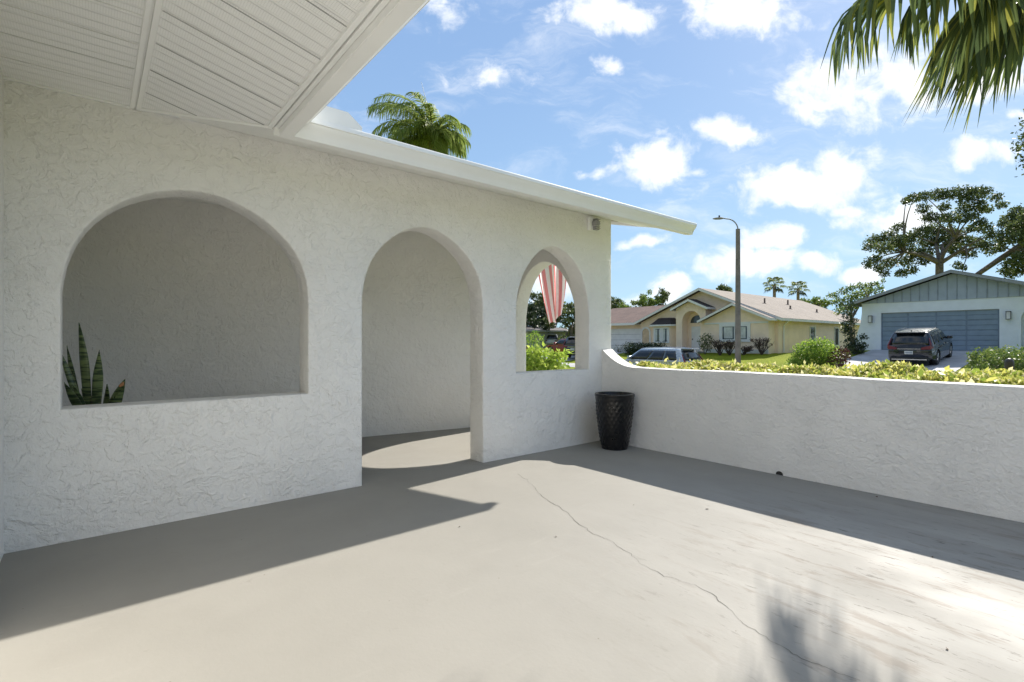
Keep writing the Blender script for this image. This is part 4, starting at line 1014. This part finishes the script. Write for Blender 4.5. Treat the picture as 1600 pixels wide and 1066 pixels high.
for j in range(nv + 1):
    v = j / nv
    l = P0 * (1 - v) ** 2 + side_l * 2 * v * (1 - v) + B0 * v * v; r = P1 * (1 - v) ** 2 + side_r * 2 * v * (1 - v) + B1 * v * v
    for i in range(nu + 1):
        u = i / nu; p = l.lerp(r, u); amp = .035 + .085 * v
        p = p + FW * (math.sin(u * 13 + v * 1.5) * amp) + RT * (math.cos(u * 13 + v) * amp * .25); p.z += .03 * math.sin(u * 9) * v
        V.append(p); U.append((u, v))
me = bpy.data.meshes.new('cloth'); me.from_pydata([tuple(p) for p in V], [], [(j*(nu+1)+i, j*(nu+1)+i+1, (j+1)*(nu+1)+i+1, (j+1)*(nu+1)+i) for j in range(nv) for i in range(nu)])
uvl = me.uv_layers.new(name='UVMap')
for lp_ in me.loops: uvl.data[lp_.index].uv = U[lp_.vertex_index]
link('cloth', me, flag_mat(), fg, True, 180)

# ------------------------------------------------------------------ cars
M['tyre'] = plain('tyre_rubber', (.018, .018, .018), .85); M['rim'] = plain('alloy_rim', (.35, .35, .36), .3, metal=.9)
M['carglass'] = plain('car_glass', (.012, .015, .018), .05, var=.3, spec=.8); M['black_plastic'] = plain('black_plastic', (.02, .02, .021), .6)
M['tail'] = plain('tail_light', (.17, .006, .008), .2, coat=.3); M['head'] = plain('head_light', (.5, .52, .55), .1, coat=1.0)
M['plate'] = plain('plate_white', (.7, .7, .68), .5); M['chrome'] = plain('chrome', (.55, .56, .57), .15, metal=1.0)
def car(name, label, loc, rz, paint, L=4.6, W=1.84, H=1.68, tilt=0.0, low=False, cat='car', group=None):
    """car pointing along local +X, origin under its middle"""
    t = thing(name, label, cat, loc, rz, group); t.rotation_euler = (0, tilt, rz)
    h = L / 2; wr = .345; xf, xr = h - .88, -h + .92; zb = .22; belt = H * (.60 if not low else .64); hood = belt - (.10 if not low else .08)
    pr = []
    def wheel_arch(cx):
        return [(cx + .42 * math.cos(math.pi * i / 10), wr + .41 * math.sin(math.pi * i / 10)) for i in range(11)]
    low_ = [(-h + .10, zb + .10)] 
    ol = [(h - .05, zb + .05)]
    ol += [(xf + .42, zb)] + wheel_arch(xf)[0:] + [(xf - .42, zb)] + [(xr + .42, zb)] + wheel_arch(xr) + [(xr - .42, zb + .04), (-h + .06, zb + .14), (-h, .48), (-h + .005, .74), (-h + .05, .95), (-h + .09, belt), (h - 1.35, belt), (h - 1.10, belt - .01), (h - .55, hood), (h - .22, hood - .11), (h - .06, hood - .26), (h, .52)]
    m = MB(); NS = 9; n = len(ol); tris = tessellate_polygon([[Vector((x, z, 0)) for x, z in ol]])
    vs = []
    for k in range(NS):
        s_ = -1 + 2 * k / (NS - 1)
        for (x, z) in ol:
            e = abs(x) / h; wz = W / 2 * (1 - .045 * max(0, (z - .55) / .6) ** 2 - .03 * max(0, (.45 - z) / .3)) * (1 - .10 * max(0, (e - .62) / .38) ** 2)
            xx = x - math.copysign(.16 * abs(s_) ** 3.2 * max(0, (e - .8) / .2), x); zz = z - (.025 * s_ * s_ if z > .9 else 0)
            vs.append((xx, s_ * wz, zz))
    fs_ = [tuple(tr) for tr in tris] + [tuple((NS-1)*n + i for i in tr) for tr in tris]
    for k in range(NS - 1):
        for i in range(n): fs_.append((k*n+i, k*n+(i+1)%n, (k+1)*n+(i+1)%n, (k+1)*n+i))
    m.add(vs, fs_); body = m.build('body', paint, t, bevel=.035, seg=2, smooth=42)
    # cabin
    bx0, bx1 = (-h + .10, h - 1.18); rx0, rx1 = (-h + (.42 if not low else .95), h - 2.02); wb, wt_ = W / 2 * .955, W / 2 * .74; zr2 = H - .03
    def cab(u, s_, v):      # u rear->front, s_ -1..1 across, v belt->roof
        xb = bx0 + (bx1 - bx0) * u; xt = rx0 + (rx1 - rx0) * u; vv = v
        x = xb + (xt - xb) * vv; w_ = wb + (wt_ - wb) * vv ** 1.25; z = belt - .03 + (zr2 - belt + .03) * vv
        z += .045 * math.sin(math.pi * min(1, max(0, u))) * vv * (1 - .6 * s_ * s_) - .03 * (s_ ** 4) * vv
        xc = (.10 * (1 - s_ * s_)) * (1 if u > .5 else -1) * (abs(u - .5) * 2) ** 6
        return Vector((x + xc, s_ * w_, z))
    m = MB(); NU, NVv, NSs = 12, 5, 8
    g_ = {}
    def vid(key, p):
        if key not in g_: g_[key] = len(m.v); m.v.append(tuple(p))
        return g_[key]
    def q4(a, b, c, d): m.f.append((a, b, c, d))
    key = lambda u, s_, v: (round(u, 4), round(s_, 4), round(v, 4))
    P_ = lambda u, s_, v: vid(key(u, s_, v), cab(u, s_, v))
    for i in range(NU):
        u0, u1 = i / NU, (i + 1) / NU
        for s_ in (-1, 1):
            for j in range(NVv): q4(P_(u0, s_, j/NVv), P_(u1, s_, j/NVv), P_(u1, s_, (j+1)/NVv), P_(u0, s_, (j+1)/NVv))
        for k in range(NSs):
            a0, a1 = -1 + 2*k/NSs, -1 + 2*(k+1)/NSs; q4(P_(u0, a0, 1), P_(u1, a0, 1), P_(u1, a1, 1), P_(u0, a1, 1))
    for u in (0, 1):
        for k in range(NSs):
            a0, a1 = -1 + 2*k/NSs, -1 + 2*(k+1)/NSs
            for j in range(NVv): q4(P_(u, a0, j/NVv), P_(u, a1, j/NVv), P_(u, a1, (j+1)/NVv), P_(u, a0, (j+1)/NVv))
    m.build('cabin', paint, t, bevel=.05, seg=3, smooth=42)
    # glazing panels standing just proud of the cabin
    def side_pane(s_, u0, u1, v0, v1, nm):
        m = MB(); nn = 6; out = Vector((0, s_ * .006, .002)); vs = []
        for i in range(nn + 1):
            for j in range(4):
                v = v0 + (v1 - v0) * j / 3; u = u0 + (u1 - u0) * i / nn
                vs.append(cab(u, s_, v) + out)
        m.add(vs, [(i*4+j, (i+1)*4+j, (i+1)*4+j+1, i*4+j+1) for i in range(nn) for j in range(3)]); o = m.build(nm, M['carglass'], t, smooth=60)
        md = o.modifiers.new('thick', 'SOLIDIFY'); md.thickness = .008; md.offset = 1; return o
    cuts = [(.10, .325), (.336, .605), (.616, .955)] if not low else [(.08, .20), (.24, .56), (.60, .95)]
    for s_ in (-1, 1):
        for (a, b) in cuts: side_pane(s_, a, b, .10, .86, 'side_window')
    for (u, nm, sg_) in ((0, 'rear_window', -1), (1, 'windscreen', 1)):
        m = MB(); vs = []
        for i in range(9):
            for j in range(4): vs.append(cab(u, -.86 + 1.72 * i / 8, .10 + .78 * j / 3) + Vector((sg_ * .010, 0, .004)))
        m.add(vs, [(i*4+j, (i+1)*4+j, (i+1)*4+j+1, i*4+j+1) for i in range(8) for j in range(3)]); o = m.build(nm, M['carglass'], t, smooth=60)
        md = o.modifiers.new('thick', 'SOLIDIFY'); md.thickness = .01; md.offset = 0
    if not low:
        m = MB(); c0 = cab(0, 0, 1); m.box(c0.x - .16, c0.x + .10, -wt_ * .85, wt_ * .85, c0.z - .02, c0.z + .02); m.build('spoiler', paint, t, bevel=.012)
        for s_ in (-1, 1):
            m = MB(); m.tube([cab(.08, s_ * .88, 1) + Vector((0, 0, .02)), cab(.3, s_ * .9, 1) + Vector((0, 0, .055)), cab(.8, s_ * .9, 1) + Vector((0, 0, .055)), cab(.97, s_ * .88, 1) + Vector((0, 0, .015))], .016, 6); m.build('roof_rail', M['chrome'], t)
        m = MB(); c0 = cab(.10, 0, 1); m.add([c0 + Vector((-.08, -.02, 0)), c0 + Vector((.1, -.02, 0)), c0 + Vector((.1, .02, 0)), c0 + Vector((-.08, .02, 0)), c0 + Vector((-.07, -.006, .08)), c0 + Vector((-.07, .006, .08))], [(0,1,2,3),(0,4,5,3),(0,1,4),(3,5,2),(1,2,5,4)]); m.build('antenna', paint, t)
    # wheels
    for cx in (xf, xr):
        for s_ in (-1, 1):
            yo = s_ * (W / 2 - .02); yi = s_ * (W / 2 - .24); m = MB()
            m.lathe([(.20, yi), (.32, yi), (wr, yi + s_ * .03), (wr, yo - s_ * .03), (.325, yo), (.235, yo), (.225, yo - s_ * .03)], 28, (cx, 0, wr), axis='y'); wo2 = m.build('wheel', M['tyre'], t)
            m = MB(); m.lathe([(.225, yo - s_ * .05), (.228, yo - s_ * .012), (.21, yo - s_ * .012), (.20, yo - s_ * .06), (.0, yo - s_ * .06)], 28, (cx, 0, wr), axis='y')
            for k in range(5):
                a = 2 * math.pi * k / 5; m.tube([(cx + .03 * math.cos(a), yo - s_ * .02, wr + .03 * math.sin(a)), (cx + .21 * math.cos(a), yo - s_ * .015, wr + .21 * math.sin(a))], .028, 5)
            m.build('rim', M['rim'], wo2)
            m = MB(); m.lathe([(.41, s_ * (W / 2 - .30)), (.41, s_ * (W / 2 - .27)), (0, s_ * (W / 2 - .27))], 20, (cx, 0, wr + .005), axis='y'); m.build('wheel_well', M['black_plastic'], t)
    # rear
    for s_ in (-1, 1):
        m = MB()
        if not low:
            a, b = W/2 * .93, W/2 * .50
            m.add([(-h - .005, s_ * b, belt - .17), (-h + .02, s_ * a * .93, belt - .16), (-h + .20, s_ * a * 1.03, belt - .10), (-h + .20, s_ * a * 1.02, belt + .02), (-h + .045, s_ * a * .93, belt + .02), (-h + .02, s_ * b, belt - .07),
                   (-h + .10, s_ * b, belt - .16), (-h + .16, s_ * a * .9, belt - .15), (-h + .3, s_ * a * .97, belt - .1), (-h + .3, s_ * a * .97, belt + .02), (-h + .16, s_ * a * .9, belt + .02), (-h + .1, s_ * b, belt - .07)],
                  [(0,1,4,5),(1,2,3,4),(6,7,10,11),(7,8,9,10),(0,1,7,6),(1,2,8,7),(2,3,9,8),(3,4,10,9),(4,5,11,10),(5,0,6,11)])
            p0 = cab(0, s_ * .93, .05); p1 = cab(0, s_ * .93, .62); m.tube([p0 + Vector((-.02, 0, 0)), p1 + Vector((-.012, 0, 0))], [.035, .016], 6)
        else: m.box(-h - .005, -h + .16, min(s_ * W/2 * .55, s_ * W/2 * .92), max(s_ * W/2 * .55, s_ * W/2 * .92), belt - .26, belt - .08)
        m.build('tail_light', M['tail'], t, bevel=.01)
        m = MB(); m.box(h - .32, h - .12, min(s_ * W/2 * .55, s_ * W/2 * .86), max(s_ * W/2 * .55, s_ * W/2 * .86), hood - .28, hood - .16); m.build('headlight', M['head'], t, bevel=.02)
        m = MB(); m.box(h - 1.62, h - 1.47, min(s_ * (W/2 - .06), s_ * (W/2 + .17)), max(s_ * (W/2 - .06), s_ * (W/2 + .17)), belt + .04, belt + .20); m.build('mirror', paint, t, bevel=.04)
        m = MB()
        for x in (-.55, .55): m.box(x - .1, x + .1, min(s_ * (W/2 - .03), s_ * (W/2 + .012)), max(s_ * (W/2 - .03), s_ * (W/2 + .012)), belt - .16, belt - .125)
        m.build('door_handle', M['chrome'], t, bevel=.006)
    m = MB(); m.box(-h - .022, -h + .25, -W/2 * .80, W/2 * .80, zb + .06, .47); m.box(h - .25, h + .01, -W/2 * .7, W/2 * .7, zb + .06, .44); m.build('bumper', M['black_plastic'], t, bevel=.03)
    m = MB(); m.box(-h - .032, -h - .005, -W/2 * .72, W/2 * .72, .33, .37); m.build('bumper_trim', M['chrome'], t)
    m = MB(); m.box(-h - .028, -h + .02, -.16, .16, .60, .75); pl_ = m.build('licence_plate', M['plate'], t)
    m = MB()
    for k in range(6): m.box(-h - .030, -h - .0285, -.12 + k * .042, -.095 + k * .042, .645, .705)
    m.build('plate_letters', plain('plate_ink', (.18, .2, .3), .6), pl_)
    m = MB(); m.box(-h - .012, -h + .05, -W/2 * .48, W/2 * .48, belt - .155, belt - .115); m.build('garnish', M['chrome'], t)
    m = MB(); m.box(h - .12, h - .02, -W/2 * .5, W/2 * .5, .46, .62); m.build('grille', M['black_plastic'], t)
    return t
paint = lambda n, c, r=.22, mt=.15: plain(n, c, r, metal=mt, var=.04, coat=.8)
c0 = at(1422, 0, 23.9)
def on_slope(x, y): return math.atan2(zt(x + 1.4, y) - zt(x - 1.4, y), 2.8)
sx, sy = 24.85 + 2.3, 2.30
car('dark_suv', 'dark navy compact SUV parked on the driveway facing the grey garage door', (sx, sy, zt(sx, sy) + .03), 0, paint('dark_navy_paint', (.012, .016, .028)), 4.6, 1.86, 1.64, tilt=-on_slope(sx, sy))
silver = paint('silver_paint', (.46, .49, .52), .25, .6)
car('silver_suv', 'silver crossover parked along the street behind the yellow hedge', (17.1, 11.1, -.62), math.pi / 2, silver, 4.65, 1.86, 1.53)
car('red_car', 'red car parked on the far driveway seen through the small arch', (28.2, 27.9, zt(28.2, 27.9) + .02), math.pi * .5, paint('red_paint', (.22, .012, .016)), 4.6, 1.82, 1.45, low=True)
car('dark_suv', 'dark blue grey SUV half hidden by the jamb of the small arch', (26.6, 24.55, zt(26.6, 24.55) + .02), R(20), paint('slate_paint', (.03, .038, .055)), 4.7, 1.88, 1.66)
fv = at(864, 0, 66); car('white_suv', 'far off white and black SUV under the dark trees beyond the small arch', (fv.x, fv.y, zt(fv.x, fv.y) + .02), R(40), paint('white_car_paint', (.5, .5, .5)), 4.7, 1.9, 1.7)

# ------------------------------------------------------------------ camera
cd = bpy.data.cameras.new('camera'); cam = bpy.data.objects.new('camera', cd); COL.objects.link(cam)
cam.location = CAM; cam.rotation_euler = (math.pi / 2, 0, math.atan2(-FW.x, FW.y))
cd.sensor_width = 36; cd.lens = FPX / 1600 * 36; cd.clip_end = 5000; cd.clip_start = .05
scene.camera = cam

# ------------------------------------------------------------------ sun and sky
SE = R(37.5); SA = R(84.0)      # elevation; azimuth clockwise from +Y
sd = Vector((math.sin(SA) * math.cos(SE), math.cos(SA) * math.cos(SE), math.sin(SE)))
ld = bpy.data.lights.new('sun', 'SUN'); ld.energy = 5.0; ld.angle = R(.53); ld.color = (1.0, .945, .86)
lo = bpy.data.objects.new('sun', ld); COL.objects.link(lo); lo.rotation_euler = sd.to_track_quat('Z', 'Y').to_euler(); lo.location = (0, 0, 30)
w = bpy.data.worlds.new('World'); scene.world = w; w.use_nodes = True
t = NT(w.node_tree); bg = w.node_tree.nodes['Background']
sky = t.new('ShaderNodeTexSky', sky_type='NISHITA', sun_disc=False, sun_elevation=SE, sun_rotation=SA, air_density=1.0, dust_density=.6, ozone_density=1.5)
g_ = t.new('ShaderNodeTexCoord').outputs['Generated']
sep = t.new('ShaderNodeSeparateXYZ'); t.l.new(g_, sep.inputs[0])
a = t.vm('DOT_PRODUCT', g_, tuple(FW)); b = t.vm('DOT_PRODUCT', g_, tuple(RT)); am = t.m('MAXIMUM', a, .08)
gx = t.m('DIVIDE', b, am); gy = t.m('DIVIDE', sep.outputs[2], am)
cmb = t.new('ShaderNodeCombineXYZ'); t.l.new(gx, cmb.inputs[0]); t.l.new(gy, cmb.inputs[1]); G = cmb.outputs[0]
wn = t.new('ShaderNodeTexNoise'); t.l.new(G, wn.inputs['Vector']); wn.inputs['Scale'].default_value = 9; wn.inputs['Detail'].default_value = 5
Gw = t.vm('ADD', G, t.vm('MULTIPLY', t.vm('SUBTRACT', wn.outputs['Color'], (.5, .5, .5)), (.10, .07, 0)))
CL = [(950,22,95,36,1),(1165,18,115,42,1),(1320,140,105,62,1.0),(1420,125,80,62,.95),(1540,110,110,55,.9),(1028,248,62,50,1.1),(1150,208,60,26,.85),(1235,296,135,34,1.15),(1315,268,70,42,1.0),
      (1210,362,75,22,.8),(1165,412,95,34,.95),(1275,410,45,22,.9),(1055,452,40,24,1),(1535,240,66,24,.9),(1015,378,45,13,.75),(1405,345,80,34,.85),(1345,425,40,16,.8),(1255,180,32,28,.7),
      (945,100,34,18,.5),(690,15,70,30,.45),(940,268,36,9,.5),(1090,265,40,8,.4),(1340,325,45,9,.5),(1590,190,50,12,.5),(985,470,50,16,.5),(870,440,60,40,1.0),(560,330,120,60,.9),(760,120,80,20,.35)]
dens = None
for (x, y, rx, ry, wt) in CL:
    c = ((x - 800) / FPX, (533 - y) / FPX, 0)
    e = t.vm('LENGTH', t.vm('MULTIPLY', t.vm('SUBTRACT', Gw, c), (FPX / rx, FPX / ry, 0)))
    bl_ = t.m('MULTIPLY', t.m('SUBTRACT', 1.15, e), wt); dens = bl_ if dens is None else t.m('MAXIMUM', dens, bl_)
dens = t.m('MAXIMUM', dens, -.35)
puff = t.noise(G, 13, 8, .62, .3); puff2 = t.noise(t.vm('MULTIPLY', G, (1, 2.2, 1)), 6, 6, .6)
D = t.m('ADD', dens, t.m('MULTIPLY', t.m('SUBTRACT', puff, .5), 2.3)); D = t.m('ADD', D, t.m('MULTIPLY', t.m('SUBTRACT', puff2, .5), .9))
Dm = t.ss(D, .02, .85)
wisp = t.ss(t.noise(t.vm('MULTIPLY', Gw, (1.0, 3.2, 1)), 4.2, 8, .65, .5), .46, .85, 0, .55)
Dm = t.m('MAXIMUM', Dm, wisp)
# general fair-weather cloud for the rest of the sky
zz = t.m('MAXIMUM', sep.outputs[2], .06); up_ = t.vm('DIVIDE', g_, (1, 1, 1)); cb = t.new('ShaderNodeCombineXYZ'); t.l.new(t.m('DIVIDE', sep.outputs[0], zz), cb.inputs[0]); t.l.new(t.m('DIVIDE', sep.outputs[1], zz), cb.inputs[1])
gen = t.ss(t.noise(cb.outputs[0], 1.1, 8, .6), .47, .64)
front = t.ss(a, .25, .40); Dall = t.m('ADD', t.m('MULTIPLY', Dm, front), t.m('MULTIPLY', gen, t.m('SUBTRACT', 1.0, front)))
Dall = t.m('MULTIPLY', Dall, t.ss(sep.outputs[2], .0, .05))
shade = t.ss(t.noise(t.vm('ADD', G, (.012, .02, 0)), 11, 5, .6), .3, .7)
ccol = t.mix(shade, (8.6, 9.0, 9.5), (10.4, 10.4, 10.4))
hs = t.new('ShaderNodeHueSaturation'); t.l.new(sky.outputs[0], hs.inputs['Color']); hs.inputs['Saturation'].default_value = 1.15; hs.inputs['Value'].default_value = 1.0
# the clear air away from the sun's glare: deeper overhead, paler low down
air = t.mix(t.ss(sep.outputs[2], .0, .60), (3.6, 5.95, 8.5), (2.75, 4.5, 7.6))
hs = t.new('ShaderNodeVectorMath', operation='MINIMUM'); t.l.new(t.mix(.72, sky.outputs[0], air), hs.inputs[0]); hs.inputs[1].default_value = (4.5, 6.7, 8.8)
# the sky is brightest round the sun and deepest on the far side
side = t.ss(t.vm('DOT_PRODUCT', g_, tuple(sd)), -.45, .35, .60, 1.0)
skyc = t.vm('MULTIPLY', t.mix(Dall, hs.outputs[0], ccol), t.new('ShaderNodeCombineXYZ').outputs[0]); cm = skyc.node.inputs[1].links[0].from_node
for q in range(3): t.l.new(side, cm.inputs[q])
t.l.new(skyc, bg.inputs[0]); bg.inputs[1].default_value = .074
# ------------------------------------------------------------------ view
vs_ = scene.view_settings; vs_.view_transform = 'Standard'; vs_.look = 'None'; vs_.exposure = .72; vs_.gamma = 1; vs_.use_curve_mapping = False
scene.cycles.max_bounces = 8; scene.cycles.diffuse_bounces = 5; scene.cycles.glossy_bounces = 3; scene.cycles.transmission_bounces = 3; scene.cycles.transparent_max_bounces = 6
scene.cycles.use_denoising = True
